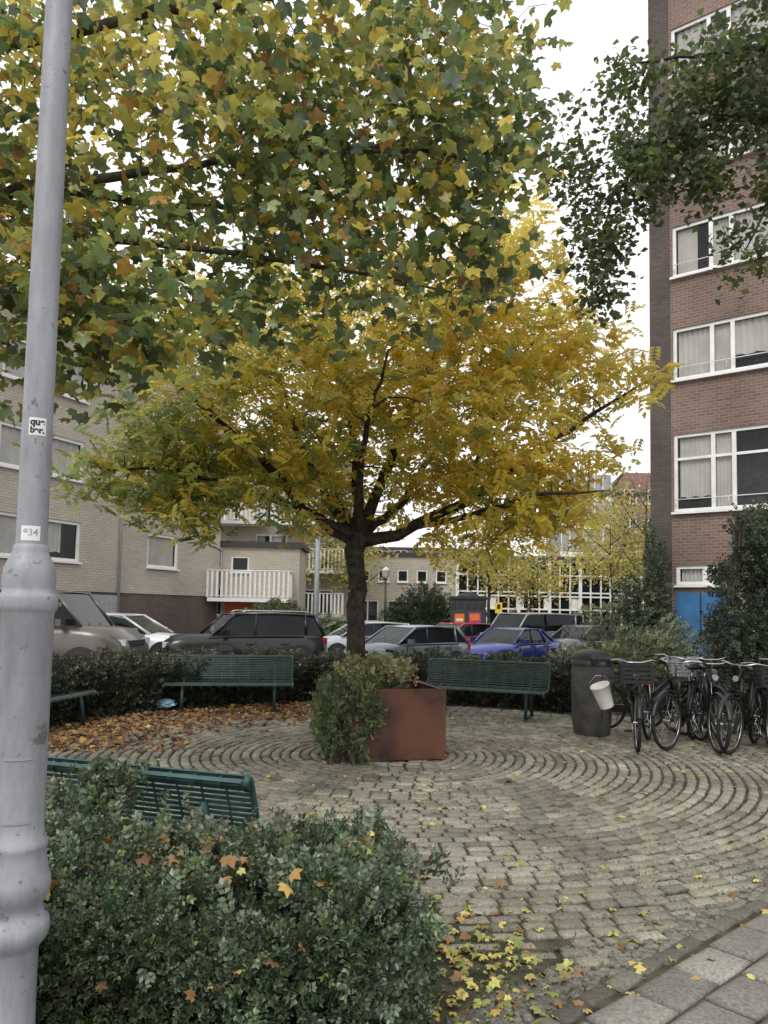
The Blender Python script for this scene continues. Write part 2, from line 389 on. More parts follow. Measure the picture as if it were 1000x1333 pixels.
# ------------------------------------------------------------------ fallen leaves
BR=[(.28,.155,.07),(.20,.11,.055),(.38,.23,.085),(.13,.075,.045),(.48,.36,.13)]
YL=[(.56,.48,.15),(.46,.43,.15),(.50,.34,.10),(.28,.30,.10),(.26,.16,.07)]
lv,lf=lobed()
def litter(name,P,s0,s1,cols,w,wob=.25):
    n=len(P); scatter(name,lv,lf,P,basis(upnormals(n,wob),rng.uniform(0,6.28,n)),rng.uniform(s0,s1,n),palette(n,cols,w),M['litter'],cjit=.2)
Q=[]
while len(Q)<4300:
    x=rng.uniform(-5.2,-.3); y=rng.uniform(8.6,13.3); d=math.hypot(x-CX,y-CY)
    pr=sst((d-2.0)/2.6)*sst((-x-.2)/1.2)
    if d>5.2 or rng.random()>pr: continue
    Q.append((x,y,.034+rng.uniform(0,.03)))
litter('leaf_litter',np.array(Q),.026,.056,BR,[4,3.5,2,2.5,.8],.4)
Q=[]
while len(Q)<1150:
    x=rng.uniform(-4,5.8); y=rng.uniform(2.2,13.2)
    if math.hypot(x-CX,y-CY)<.8 or rng.random()>.6+.4*sst((5.8-y)/2.5): continue
    Q.append((x,y,.036))
Q=np.array(Q); litter('leaf_litter',Q,.012,.042,YL,[4,4,2,3,4],.25)
Q=[]
for _ in range(420):
    x=rng.normal(.36,.30); y=rng.normal(3.6,.55)
    if side(x,y)>.3: continue
    Q.append((x,y,.022+rng.uniform(0,.02)))
litter('leaf_litter',np.array(Q),.014,.040,YL,[3,4,1,5,4],.4)
n=6500; a=rng.uniform(0,6.28,n); rr=RP*np.sqrt(rng.uniform(0,1,n)); P=np.stack([CX+rr*np.cos(a),CY+rr*np.sin(a),np.full(n,.034)],1)
P=P[[side(p[0],p[1])<.8 for p in P]]; n=len(P)
scatter('leaf_crumbs',*simple(.4),P,basis(upnormals(n,.2),rng.uniform(0,6.28,n)),rng.uniform(.006,.022,n),palette(n,[(.14,.08,.04),(.3,.26,.08),(.08,.06,.04)],[3,1,3]),M['litter'])
n=12000; t=rng.choice(5,n,p=[.25,.2,.25,.15,.15]); cen=np.array([(.2,6.9),(.55,3.75),(2.2,4.9),(-.9,6.6),(1.5,5.6)])[t]; sd=np.array([(.6,.45),(.35,.3),(.7,.35),(.5,.5),(1.2,.8)])[t]
P=np.concatenate([cen+rng.normal(0,1,(n,2))*sd,np.full((n,1),.026)],1); P=P[[side(p[0],p[1])<.02 for p in P]]
d=np.hypot(P[:,0]-CX,P[:,1]-CY); fr=((d-.45+row/2)/row)%1; k=(fr<.22)|(fr>.78); P=P[k]; n=len(P)
scatter('joint_weeds',*simple(.3),P,basis(rng.normal(0,1,(n,3))+np.array([0,0,.4]),rng.uniform(0,6.28,n)),rng.uniform(.008,.022,n),palette(n,[(.14,.18,.05),(.09,.12,.035)],[1,1]),M['leaf_dull'])

# ------------------------------------------------------------------ hedges
sv,sf=sprig(5,.30,.10)
def hedge_leaves(name,P,Nn,s0,s1,cols,w,mat='leaf_dull',parent=None):
    n=len(P)
    d=Nn/np.linalg.norm(Nn,axis=1,keepdims=True); rnd=rng.normal(size=(n,3)); x=np.cross(d,rnd); x/=np.linalg.norm(x,axis=1,keepdims=True); z=np.cross(x,d)
    R=np.stack([x,d,z],2)
    scatter(name,sv,sf,P,R,rng.uniform(s0,s1,n),palette(n,cols,w,.25),M[mat],parent,cjit=.28)
def box_hedge(name,x0,x1,y0,y1,h,n,s0,s1,cols,w,bump=.07):
    e=empty(name,(0,0,0))
    lx,ly=x1-x0,y1-y0
    A=np.array([lx*ly,lx*h,lx*h*.5,ly*h*.3,ly*h]); A/=A.sum(); f=rng.choice(5,n,p=A); u=rng.uniform(0,1,n); v=rng.uniform(0,1,n)
    P=np.zeros((n,3)); Nn=np.zeros((n,3))
    k=f==0; P[k]=np.stack([x0+u[k]*lx,y0+v[k]*ly,np.full(k.sum(),h)],1); Nn[k]=(0,0,1)
    k=f==1; P[k]=np.stack([x0+u[k]*lx,np.full(k.sum(),y0),v[k]*h],1); Nn[k]=(0,-1,.35)
    k=f==2; P[k]=np.stack([x0+u[k]*lx,np.full(k.sum(),y1),v[k]*h],1); Nn[k]=(0,1,.35)
    k=f==3; P[k]=np.stack([np.full(k.sum(),x0),y0+u[k]*ly,v[k]*h],1); Nn[k]=(-1,0,.35)
    k=f==4; P[k]=np.stack([np.full(k.sum(),x1),y0+u[k]*ly,v[k]*h],1); Nn[k]=(1,0,.35)
    cx,cy=(x0+x1)/2,(y0+y1)/2
    qx=np.abs(P[:,0]-cx)/(lx/2); qy=np.abs(P[:,1]-cy)/(ly/2); qz=P[:,2]/h
    rnd=np.clip(qz-.75,0,1)*np.clip(np.maximum(qx**8,qy**4),0,1)*.6
    P[:,2]-=rnd*h*.6
    P[:,0]=cx+(P[:,0]-cx)*(1-.10*np.clip(qy**8,0,1)*np.clip(qx**8,0,1))
    lump=np.sin(P[:,0]*7.1+1.3)*np.sin(P[:,1]*6.3+P[:,2]*5.7)+.7*np.sin(P[:,0]*15+P[:,2]*13)*np.sin(P[:,1]*14+2)+.5*np.sin(P[:,0]*3.1+.6)
    gap=lump<-.5
    Nd=Nn/np.linalg.norm(Nn,axis=1,keepdims=True)
    P+=Nd*(lump*bump*.65-rng.exponential(.04,n)-np.where(gap,.08,0))[:,None]
    P[:,2]=np.maximum(P[:,2],.03)
    hedge_leaves('foliage',P,Nn+rng.normal(0,.6,(n,3)),s0,s1,cols,w,parent=e)
    mb=MB(); g=.13+bump
    for i in range(int(lx*34)):
        x=random.uniform(x0+g*.6,x1-g*.5); y=random.uniform(y0+g*.4,y1-g*.5); a=random.uniform(0,6.28)
        mb.tube([(x,y,0),(x+.08*math.cos(a),y+.08*math.sin(a),h*.45),(x+.2*math.cos(a),y+.2*math.sin(a),h*.92)],[.009,.006,.003],'bark',4,cap=False)
    mb.build('stems',parent=e)
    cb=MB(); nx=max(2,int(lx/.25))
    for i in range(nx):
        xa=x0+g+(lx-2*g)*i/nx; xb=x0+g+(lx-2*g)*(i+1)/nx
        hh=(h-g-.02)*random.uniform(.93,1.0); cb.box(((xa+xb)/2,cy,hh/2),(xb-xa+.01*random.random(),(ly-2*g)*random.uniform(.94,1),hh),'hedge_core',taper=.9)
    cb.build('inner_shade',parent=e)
    return e
HC=[(.085,.125,.062),(.052,.083,.042),(.20,.25,.15),(.13,.175,.06),(.085,.08,.05)]
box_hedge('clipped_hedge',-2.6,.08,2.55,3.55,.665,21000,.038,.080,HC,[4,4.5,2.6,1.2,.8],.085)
Q=[];D=[]
for (cx,cy,cz,r_) in((-1.35,3.55,.72,.16),(-.25,3.3,.65,.20),(-1.75,3.3,.72,.2),(-.08,3.0,.63,.15),(-1.0,3.1,.68,.3),(-1.25,3.6,.80,.06),(-1.6,3.0,.68,.25)):
    for _ in range(150):
        Q.append((cx+rng.normal(0,r_),cy+rng.normal(0,r_*.6),cz+rng.uniform(-.06,.05))); D.append((rng.normal(0,.5),rng.normal(0,.5),1))
hedge_leaves('hedge_shoots',np.array(Q),np.array(D),.05,.11,HC,[3,2,4,1,1])
n=85; P=np.stack([rng.uniform(-2.2,.0,n),rng.uniform(2.62,3.5,n),rng.uniform(.68,.74,n)],1)
litter('leaf_litter',P,.02,.045,YL+BR[:3],[2,1,3,1,2,2,3,3],.5)
n=30; P=np.stack([rng.uniform(-1.6,.0,n),rng.uniform(2.47,2.53,n),rng.uniform(.15,.62,n)],1)
litter('leaf_litter',P,.014,.028,YL+BR[:2],[1,1,3,1,2,3,2],.8)

def ring_hedge(name,a0,a1,r0,r1,h,n,s0,s1,cols,w):
    e=empty(name,(0,0,0)); a=rng.uniform(a0,a1,n); f=rng.random(n); u=rng.uniform(0,1,n)
    R_=np.where(f<.5,r0,np.where(f<.85,r0+u*(r1-r0),r1)); Z=np.where(f<.5,u*h,np.where(f<.85,h,u*h))
    rd=np.where(f<.5,-1.,np.where(f<.85,0.,1.)); up=np.where((f>=.5)&(f<.85),1.,.3)
    lump=.05*np.sin(a*23)+.04*np.sin(a*51+Z*6)+.03*np.sin(a*90)
    R_=R_+rd*(lump-rng.exponential(.04,n)); Z=Z+np.where(up>.9,lump-rng.exponential(.03,n),0)
    P=np.stack([CX+R_*np.cos(a),CY+R_*np.sin(a),np.maximum(Z,.04)],1)
    Nn=np.stack([rd*np.cos(a),rd*np.sin(a),up],1)+rng.normal(0,.5,(n,3))
    hedge_leaves('foliage',P,Nn,s0,s1,cols,w,parent=e)
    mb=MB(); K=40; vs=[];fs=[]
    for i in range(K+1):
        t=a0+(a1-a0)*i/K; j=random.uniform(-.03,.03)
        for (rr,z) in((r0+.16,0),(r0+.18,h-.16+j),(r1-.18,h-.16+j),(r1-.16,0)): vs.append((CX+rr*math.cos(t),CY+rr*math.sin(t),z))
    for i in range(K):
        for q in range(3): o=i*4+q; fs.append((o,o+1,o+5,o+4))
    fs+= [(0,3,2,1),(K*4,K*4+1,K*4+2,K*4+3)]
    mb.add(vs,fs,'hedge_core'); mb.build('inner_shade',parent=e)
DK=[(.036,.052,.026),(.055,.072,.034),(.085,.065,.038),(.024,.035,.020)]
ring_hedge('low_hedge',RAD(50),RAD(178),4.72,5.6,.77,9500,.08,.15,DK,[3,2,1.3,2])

def bush(name,blobs,n,s0,s1,cols,w,mat='leaf_dull'):
    e=empty(name,(0,0,0)); P=ellips(blobs,n); P[:,2]=np.maximum(P[:,2],.02-.3)
    c=np.mean([b[:3] for b in blobs],0)
    d=P-c; d[:,2]+=.2; hedge_leaves('foliage',P,d+rng.normal(0,.4,(n,3)),s0,s1,cols,w,mat,parent=e)
    mb=MB()
    for b in blobs:
        for _ in range(6):
            a=random.uniform(0,6.28); x,y=b[0]+.3*b[3]*math.cos(a),b[1]+.3*b[4]*math.sin(a)
            mb.tube([(x,y,max(0,b[2]-b[5]*1.0)),(x+.2*b[3]*math.cos(a),y,b[2]),(x+.6*b[3]*math.cos(a),y+.6*b[4]*math.sin(a),b[2]+b[5]*.75)],[.018,.012,.004],'bark',5,cap=False)
    mb.build('stems',parent=e); return e
G1=[(.034,.054,.026),(.050,.078,.034),(.026,.040,.022),(.085,.105,.048)]
G2=[(.08,.11,.045),(.13,.155,.065),(.20,.20,.08),(.055,.08,.038)]
bush('holly_bush',[(5.9,11.8,1.5,.85,.9,1.4),(5.3,11.4,1.0,.6,.7,.9),(6.3,12,2.6,.8,.8,.9),(5.75,11.6,2.5,.45,.5,.7),(6.9,12,2,1,.9,1.8),(5.05,11.3,2.2,.22,.3,.35),(5.35,11.5,3.0,.12,.2,.3)],7500,.10,.20,G1,[3,3,3,1])
bush('low_shrub',[(3.9,14.2,.55,.9,.7,.55),(5.0,14.6,.6,.9,.8,.75),(2.9,14.8,.35,.6,.6,.4),(4.6,13.3,.5,.8,.5,.5),(5.6,15,1.0,.5,.5,.6)],4800,.07,.16,G2,[2,2,2,2])
bush('climbing_ivy',[(6.9,19.9,1.2,.55,.5,1.3),(6.55,20.1,2.0,.4,.4,.7),(7.0,19.8,2.8,.3,.4,.8),(6.3,19.6,.7,.6,.5,.7),(6.95,20,3.6,.18,.3,.4)],2000,.12,.24,G1+G2[:2],[2,3,2,1,2,2])
bush('round_shrub',[(1.9,36,1.3,1.2,1.2,1.5),(3.0,36.5,1.0,1,1,1.2),(.8,36,.9,.9,.9,1)],2200,.22,.40,G1,[2,3,1,1])
bush('street_shrub',[(-4.2,31.2,.9,1.3,.8,1.0),(-2.6,33,.7,1.4,.7,.7)],1800,.2,.34,G2,[2,3,3,1])
bush('street_shrub',[(9.5,33,.9,1.6,.9,1.2),(12,33,.8,1.8,.9,1.0),(7.8,27,.6,1,.8,.8)],2200,.2,.34,G2,[2,3,3,2])

# ------------------------------------------------------------------ trees
GOLD=[(.80,.59,.06),(.86,.70,.10),(.70,.53,.07),(.56,.54,.10),(.22,.28,.07),(.56,.35,.05)]
def central_tree():
    e=empty('golden_ash_tree',(0,0,0)); mb=MB(); tx,ty=-.30,9.05
    limbs=[
     ([(tx,ty,.45),(tx,ty,.8),(tx-.01,ty,1.5),(tx-.02,ty,2.1),(tx-.01,ty,2.5),(tx+.02,ty+.02,2.8)],[.16,.125,.108,.108,.135,.10]),
     ([(tx,ty,2.42),(-.62,9.0,2.58),(-.95,8.9,2.80),(-1.4,8.8,3.35),(-2.05,8.7,3.9),(-2.7,8.6,4.4)],[.08,.068,.058,.045,.03,.012]),
     ([(tx,ty,2.45),(.15,9.0,2.56),(.55,8.95,2.74),(1.08,8.9,3.0),(1.7,8.85,3.5),(2.5,8.8,4.05),(3.1,8.7,4.4)],[.082,.07,.06,.05,.036,.022,.008]),
     ([(tx,ty,2.6),(-.05,9.1,3.1),(.2,9.1,3.9),(.55,9.2,4.7),(.8,9.2,5.6)],[.08,.06,.045,.028,.01]),
     ([(tx,ty,2.6),(-.35,9.15,3.3),(-.45,9.2,4.2),(-.5,9.2,5.2)],[.07,.055,.035,.01]),
     ([(tx,ty,2.5),(-.7,9.15,2.95),(-1.1,9.3,3.8),(-1.45,9.4,4.8)],[.07,.052,.036,.01]),
     ([(tx,ty,2.5),(-.8,8.8,2.7),(-1.6,8.5,3.0),(-2.5,8.3,3.15),(-3.0,8.2,3.1)],[.062,.045,.032,.018,.008]),
     ([(tx,ty,2.5),(-.3,8.5,2.9),(-.2,7.9,3.6),(0,7.4,4.2)],[.06,.045,.028,.01]),
     ([(tx,ty,2.5),(.2,9.6,3.0),(.6,10.2,3.7),(1.0,10.7,4.4)],[.065,.05,.034,.01]),
     ([(tx,ty,2.5),(-.6,9.7,3.0),(-1.0,10.4,3.8)],[.06,.04,.012]),
     ([(.3,9.0,2.62),(.9,8.5,2.7),(1.6,8.1,2.9),(2.3,8.0,2.95)],[.045,.034,.024,.008]),
     ([(.9,8.95,2.9),(1.2,9.0,3.8),(1.5,9.0,4.6),(1.9,9.0,5.1)],[.042,.034,.022,.008]),
    ]
    blobs=[(-2.1,8.8,3.45,1.3,1.4,.6,1.3),(-1.7,9,4.3,1.5,1.8,.9,.7),(0,9.1,5.0,1.6,1.8,1.0,.65),(1.2,9,5.3,1.15,1.5,1.05,.85),(2.05,9,4.5,1.05,1.3,.75),
     (1.6,8.8,3.35,1.1,1.3,.6,1.3),(0,10,3.9,1.6,1.1,.7,.8),(-2.8,8.6,3.2,.65,.9,.5,1.3),(1.2,8.5,2.75,1.0,.8,.38,1.8),(2.9,8.6,4.35,.45,.5,.3),(0.1,8.2,4.1,1.4,.9,.6,1.2),(-.9,9.2,3.3,.9,1.2,.4),
     (-1.7,8.3,2.75,.95,.6,.33,2.0),(.55,9.4,3.3,.9,1,.4),(-2.4,9,4.9,1.2,1.2,.7,.6),(-.3,9.9,3.1,1.3,.8,.4,.9),(2.0,8.6,2.9,.5,.5,.40,1.8),(.6,8.0,3.4,.9,.5,.4,1.0),(-.9,8.0,3.5,.9,.5,.4,1.0),(.9,8.6,2.38,.6,.4,.22,2.6),(-1.75,8.2,2.45,.45,.3,.15,2.5),(-3.1,8.4,3.0,.4,.5,.35,1.8)]
    cl=ellips(blobs,620); grow(mb,limbs,cl,'bark_dark',.017)
    mb.build('trunk_and_limbs',parent=e)
    per=12; n=len(cl)*per; P=np.repeat(cl,per,0)+rng.normal(0,.15,(n,3))*np.array([1.1,1.1,.75])
    g=np.repeat(rng.normal(0,1,len(cl)),per)
    green=(-(P[:,0]+.5)*.30-(P[:,2]-4)*.12-(P[:,1]-9)*.20+g*.5+rng.normal(0,.35,n))
    C=palette(n,GOLD,[4,4,3,2.5,.5,.5]); Cg=palette(n,[(.16,.23,.06),(.28,.34,.08),(.46,.46,.10)],[2,2,2.5])
    C=np.where((green>.60)[:,None],Cg,C)
    tv,tf=compound()
    scatter('foliage',tv,tf,P,basis(upnormals(n,.5),rng.uniform(0,6.28,n)),rng.uniform(.12,.23,n),C,M['leaf_gold'],e,cjit=.12)
central_tree()

def plane_tree():
    e=empty('plane_tree',(0,0,0)); mb=MB()
    limbs=[([(-4.6,4.6,0),(-4.55,4.6,1.5),(-4.5,4.65,3.0),(-4.3,4.8,4.4),(-4.1,5,6.2)],[.24,.20,.18,.14,.09]),
     ([(-4.45,4.7,3.2),(-3.6,5.2,4.2),(-2.6,5.5,4.75),(-1.7,5.6,4.95),(-.8,5.7,5.15),(0.1,5.8,5.3)],[.08,.06,.042,.03,.02,.009]),
     ([(-4.3,4.8,4.2),(-3.2,5.0,5.3),(-2.0,5.3,5.9),(-.8,5.6,6.4),(.3,5.8,6.6)],[.07,.05,.035,.022,.01]),
     ([(-3.6,5.2,4.2),(-2.8,5.0,4.15),(-2.0,5.2,4.2),(-1.1,5.6,4.3),(-.2,5.9,4.3),(.5,6.1,4.25)],[.05,.04,.028,.02,.014,.006]),
     ([(-2.6,5.5,4.75),(-2.0,6.2,5.0),(-1.0,6.8,5.3),(0.2,7.0,5.6)],[.04,.03,.02,.008]),
     ([(-3.8,4.9,3.9),(-3.2,4.7,3.6),(-2.6,4.8,3.45)],[.04,.025,.01]),
     ([(-.8,5.7,5.15),(.3,5.7,5.2),(1.0,5.8,5.1)],[.02,.014,.006])]
    blobs=[(-2.3,5.5,4.7,1.2,1.2,1.0,.9),(-.9,5.8,5.2,1.3,1.4,.95),(.2,5.9,5.4,1.0,1.2,.95,1.2),(-.5,5.8,4.25,1.0,.9,.55,1.3),(.35,6,4.25,.5,.7,.42,1.3),
       (-1.9,5.3,3.85,.95,.9,.5,1.7),(-3.3,5,5,1.2,1.5,1.5,.6),(.0,6,6.4,1.4,1.5,.7,.8),(-2,5.5,6.3,1.6,1.5,.8,.8),(-2.65,4.9,3.4,.55,.6,.40,2.4),(.90,5.8,5.0,.33,.5,.4,1.3),(.85,6,5.9,.4,.6,.5,1.3),(.75,6.2,4.55,.3,.4,.3,1.2),(-1.6,5.0,3.45,.7,.4,.28,2.6),(-2.2,5.2,3.2,.35,.4,.2,2.0),(-1.0,5.4,3.75,.6,.4,.3,1.5)]
    cl=ellips(blobs,800); grow(mb,limbs,cl,'bark',.012); mb.build('trunk_and_limbs',parent=e)
    per=13; n=len(cl)*per; P=np.repeat(cl,per,0)+rng.normal(0,.17,(n,3))
    g=np.repeat(rng.normal(0,1,len(cl)),per)
    yel=(P[:,2]-5.0)*.28-(P[:,0]+1)*.24+g*.6+rng.normal(0,.4,n)
    Cg=palette(n,[(.12,.175,.06),(.18,.245,.075),(.29,.34,.085),(.080,.125,.052)],[3,3,3,2.5]); Cy=palette(n,[(.58,.53,.10),(.72,.57,.09),(.42,.42,.10),(.52,.28,.06),(.30,.16,.05)],[4,4,3.5,1.4,.8])
    C=np.where((yel>.12)[:,None],Cy,Cg)
    scatter('foliage',lv,lf,P,basis(upnormals(n,.85),rng.uniform(0,6.28,n)),rng.uniform(.038,.088,n),C,M['leaf'],e,cjit=.18)
plane_tree()

def elm_tree():
    e=empty('elm_tree',(0,0,0)); mb=MB()
    limbs=[([(6.3,6.6,0),(6.2,6.6,2),(6.0,6.7,4),(5.6,6.8,5.6),(5.0,6.9,7.2)],[.26,.2,.17,.13,.08]),
     ([(5.9,6.7,4.4),(5.0,6.9,5.8),(4.1,7,6.4),(3.1,7,6.4),(2.5,7,6.1),(2.1,7,5.6),(1.95,7,5.0)],[.10,.07,.045,.03,.02,.012,.005]),
     ([(5.6,6.8,5.6),(4.4,7,6.9),(3.4,7,7.1),(2.4,7.1,7.0)],[.07,.04,.028,.01]),
     ([(5.0,6.9,5.8),(4.2,6.8,5.8),(3.5,6.8,5.5),(3.25,6.8,5.0)],[.045,.03,.018,.006])]
    blobs=[(2.1,7,5.65,.45,.5,.38,2.2),(1.95,7,5.0,.30,.35,.40,2.2),(2.5,7,6.1,.5,.5,.33,1.6),(3.05,7,6.5,.62,.7,.5,1.2),(3.6,7,7,.9,.8,.6),(2.85,7,5.75,.40,.45,.24,2),
      (3.25,6.8,5.0,.24,.3,.3,2.4),(3.55,6.8,5.55,.3,.4,.32,1.8),(2.35,7.2,7.0,.4,.4,.22,1.5),(1.72,7,5.9,.22,.25,.18,2.2),(4.6,7,6.8,1.1,1,.9,.6),(4.2,6.9,5.8,.5,.5,.4),(1.45,7,6.25,.2,.25,.12,1.5),(2.0,7,4.62,.14,.15,.22,2.5),(1.9,7.1,6.5,.2,.2,.15,1.5)]
    cl=ellips(blobs,420); grow(mb,limbs,cl,'bark_dark',.012); mb.build('trunk_and_limbs',parent=e)
    per=31; n=len(cl)*per; P=np.repeat(cl,per,0)+rng.normal(0,.095,(n,3))
    C=palette(n,[(.066,.096,.030),(.095,.130,.038),(.046,.070,.024),(.16,.18,.05)],[3,3,3,1.2])
    sv2,sf2=simple(.36,.08)
    scatter('foliage',sv2,sf2,P,basis(upnormals(n,.7),rng.uniform(0,6.28,n)),rng.uniform(.05,.10,n),C,M['leaf'],e)
elm_tree()

def small_tree(name,x,y,h,cr,cols,w,n,ls,trunk=.08,bark='bark'):
    e=empty(name,(0,0,0)); mb=MB(); z0=gz(x,y)
    limbs=[([(x,y,z0),(x+.05,y,h*.35),(x-.05,y,h*.6),(x,y,h*.92)],[trunk,trunk*.8,trunk*.5,trunk*.12])]
    for i in range(7):
        a=i*2.4; b=h*(.35+.07*i); limbs.append(([(x,y,b),(x+cr*.45*math.cos(a),y+cr*.45*math.sin(a),b+h*.1),(x+cr*.85*math.cos(a),y+cr*.85*math.sin(a),b+h*.22)],[trunk*.45,trunk*.3,trunk*.08]))
    cl=ellips([(x,y,h*.68,cr,cr,h*.3),(x+cr*.4,y,h*.55,cr*.6,cr*.6,h*.15),(x-cr*.5,y,h*.6,cr*.6,cr*.6,h*.16)],90)
    grow(mb,limbs,cl,bark,.014); mb.build('trunk_and_limbs',parent=e)
    per=max(1,n//90); m=90*per; P=np.repeat(cl,per,0)+rng.normal(0,cr*.14,(m,3))
    scatter('foliage',*simple(.4),P,basis(upnormals(m,.8),rng.uniform(0,6.28,m)),rng.uniform(ls*.7,ls*1.3,m),palette(m,cols,w),M['leaf'],e)
YT=[(.62,.50,.09),(.48,.44,.10),(.66,.48,.08),(.28,.31,.08)]
small_tree('young_yellow_tree',4.9,36,6.8,2.2,YT,[3,3,2,3],2400,.16,.09)
small_tree('young_yellow_tree',9.2,31,6.4,1.8,YT,[3,3,3,2],900,.13,.06)
small_tree('young_yellow_tree',12.0,38,8.0,2.5,YT,[3,3,3,3],3200,.18,.08)
small_tree('young_yellow_tree',8.0,42,5.8,2.4,YT,[3,3,3,3],2200,.18,.08)
small_tree('young_yellow_tree',-1.8,40,7.0,2.4,YT,[2,3,2,4],2200,.17,.10)
small_tree('tall_bare_tree',8.6,25,6.6,1.3,[(.3,.26,.08),(.2,.2,.07)],[1,1],360,.08,.05)
small_tree('tall_bare_tree',14.5,46,10.5,2.4,[(.3,.26,.1),(.35,.3,.1)],[1,1],700,.15,.10)
GT=[(.12,.17,.06),(.28,.31,.09),(.50,.44,.10)]
small_tree('street_tree',-17,20,11,3.8,GT,[2,3,4],3000,.2,.14)

# planter + shrubs in planter
pl=MB(); hw=.54; hh=.76; tk=.012
pl.box((0,-hw,hh/2+.01),(2*hw,tk,hh),'corten'); pl.box((0,hw,hh/2+.01),(2*hw,tk,hh),'corten')
pl.box((-hw-.001,0,hh/2+.01),(tk,2*hw-.016,hh),'corten'); pl.box((hw+.001,0,hh/2+.01),(tk,2*hw-.016,hh),'corten')
for yy in(-hw+.02,hw-.02): pl.box((0,yy,hh-.004),(2*hw-.03,.055,.010),'corten')
for xx in(-hw+.02,hw-.02): pl.box((xx,0,hh-.003),(.055,2*hw-.14,.010),'corten')
pl.box((0,0,.34),(2*hw-.04,2*hw-.04,.62),'soil')
pl.build('corten_planter',(0.05,8.93,.03),RAD(15))
PG=[(.095,.15,.055),(.07,.11,.045),(.17,.21,.07),(.24,.25,.09)]
bush('planter_ivy',[(-.50,8.28,.42,.22,.22,.40),(-.24,8.33,.72,.26,.28,.24),(-.42,8.6,.80,.28,.35,.16),(.0,8.7,.80,.28,.3,.08),(-.58,8.6,.5,.18,.3,.42),(-.24,8.18,.26,.18,.12,.24),(-.10,8.27,.52,.15,.12,.22)],3800,.033,.07,PG,[4,3,2,1])
Q=[];D=[]
for _ in range(460): Q.append((rng.normal(-.10,.18),rng.normal(8.65,.15),.88+rng.uniform(-.05,.10))); D.append((rng.normal(.25,.4),rng.normal(0,.3),1))
hedge_leaves('planter_heather',np.array(Q),np.array(D),.06,.19,[(.24,.24,.10),(.17,.19,.07),(.30,.27,.13)],[1,1,1])

# ------------------------------------------------------------------ lamp post
def lamp_post():
    x,y=-1.115,2.42; e=empty('street_lamp',(x,y,0)); mb=MB()
    prof=[(.115,0),(.115,.06),(.10,.10),(.098,.30),(.080,.34),(.078,.52),(.079,.60),(.088,.615),(.104,.635),(.109,.66),(.105,.685),(.090,.70),(.084,.715),(.086,.735),(.098,.755),(.106,.785),(.104,.81),(.096,.83),(.090,.87),(.088,.895),(.092,.905),(.092,.92),(.082,.935),(.078,.97),(.0775,1.62),(.083,1.628),(.087,1.640),(.087,1.668),(.083,1.680),(.0775,1.684),(.0775,1.70),(.079,1.72),(.0765,1.755),(.068,1.78),(.057,1.80),(.053,1.815),(.053,1.828),(.047,1.835)]
    mb.lathe(prof,(0,0,0),'lampgrey',40)
    mb.lathe([(.0465,1.83),(.0455,2.4),(.0425,3.2),(.040,4.2),(.034,6.0),(.030,7.0)],(0,0,0),'lampgrey',32)
    for a in(-1.9,-1.2,.4,2.2): mb.lathe([(.008,0),(.008,.012),(.005,.014)],(.086*math.cos(a),.086*math.sin(a),1.648),'lampgrey',8,axis='y')
    for (zz,h_) in((1.18,.006),(.99,.006)):
        for i in range(12):
            a=-1.57-.1+(i/11)*.9; mb.box((.0785*math.cos(a),.0785*math.sin(a),zz),(.008,.004,h_),'grey',Matrix.Rotation(a+math.pi/2,3,'Z'))
    mb.tube([(0,0,6.9),(0,-.1,7.15),(.25,-.35,7.25)],[.03,.026,.024],'lampgrey',10)
    mb.lathe([(.03,.12),(.14,.07),(.20,0),(.19,-.03),(.1,-.09),(.02,-.10)],(.3,-.4,7.22),'lampgrey',24)
    mb.build('pole',parent=e)
    def label(z,a0,w,h,rad,mat,nm):
        vs=[];fs=[];K=10
        for i in range(K+1):
            a=a0+(i/K-.5)*w/rad
            for q in(-h/2,h/2): vs.append((rad*math.cos(a),rad*math.sin(a),z+q))
        for i in range(K): fs.append((2*i,2*i+2,2*i+3,2*i+1))
        b=MB(); b.add(vs,fs,mat,True); b.build(nm,parent=e)
    def text(s,z,a0,size,rad,mat,nm,bold=.0):
        cu=bpy.data.curves.new(nm,'FONT'); cu.body=s; cu.align_x='CENTER'; cu.align_y='CENTER'; cu.offset=bold
        t=bpy.data.objects.new('tmp',cu); sc.collection.objects.link(t); bpy.context.view_layer.update()
        me=bpy.data.meshes.new_from_object(t.evaluated_get(bpy.context.evaluated_depsgraph_get())); bpy.data.objects.remove(t)
        for v in me.vertices:
            u,w=v.co.x*size,v.co.y*size; a=a0+u/rad; v.co=(rad*math.cos(a),rad*math.sin(a),z+w)
        me.materials.clear(); me.materials.append(M[mat]); link(bpy.data.objects.new(nm,me),e)
    fa=-math.pi/2+.42
    label(1.868,fa-.08,.058,.046,.0475,'white','number_label'); text('934',1.870,fa-.08,.030,.0482,'grey','number_text',.01)
    label(2.205,fa+.02,.052,.056,.0466,'white','sticker'); text('que',2.219,fa+.02,.030,.0472,'trim','sticker_text',.05); text('bar.',2.193,fa+.02,.028,.0472,'trim','sticker_text',.05)
lamp_post()

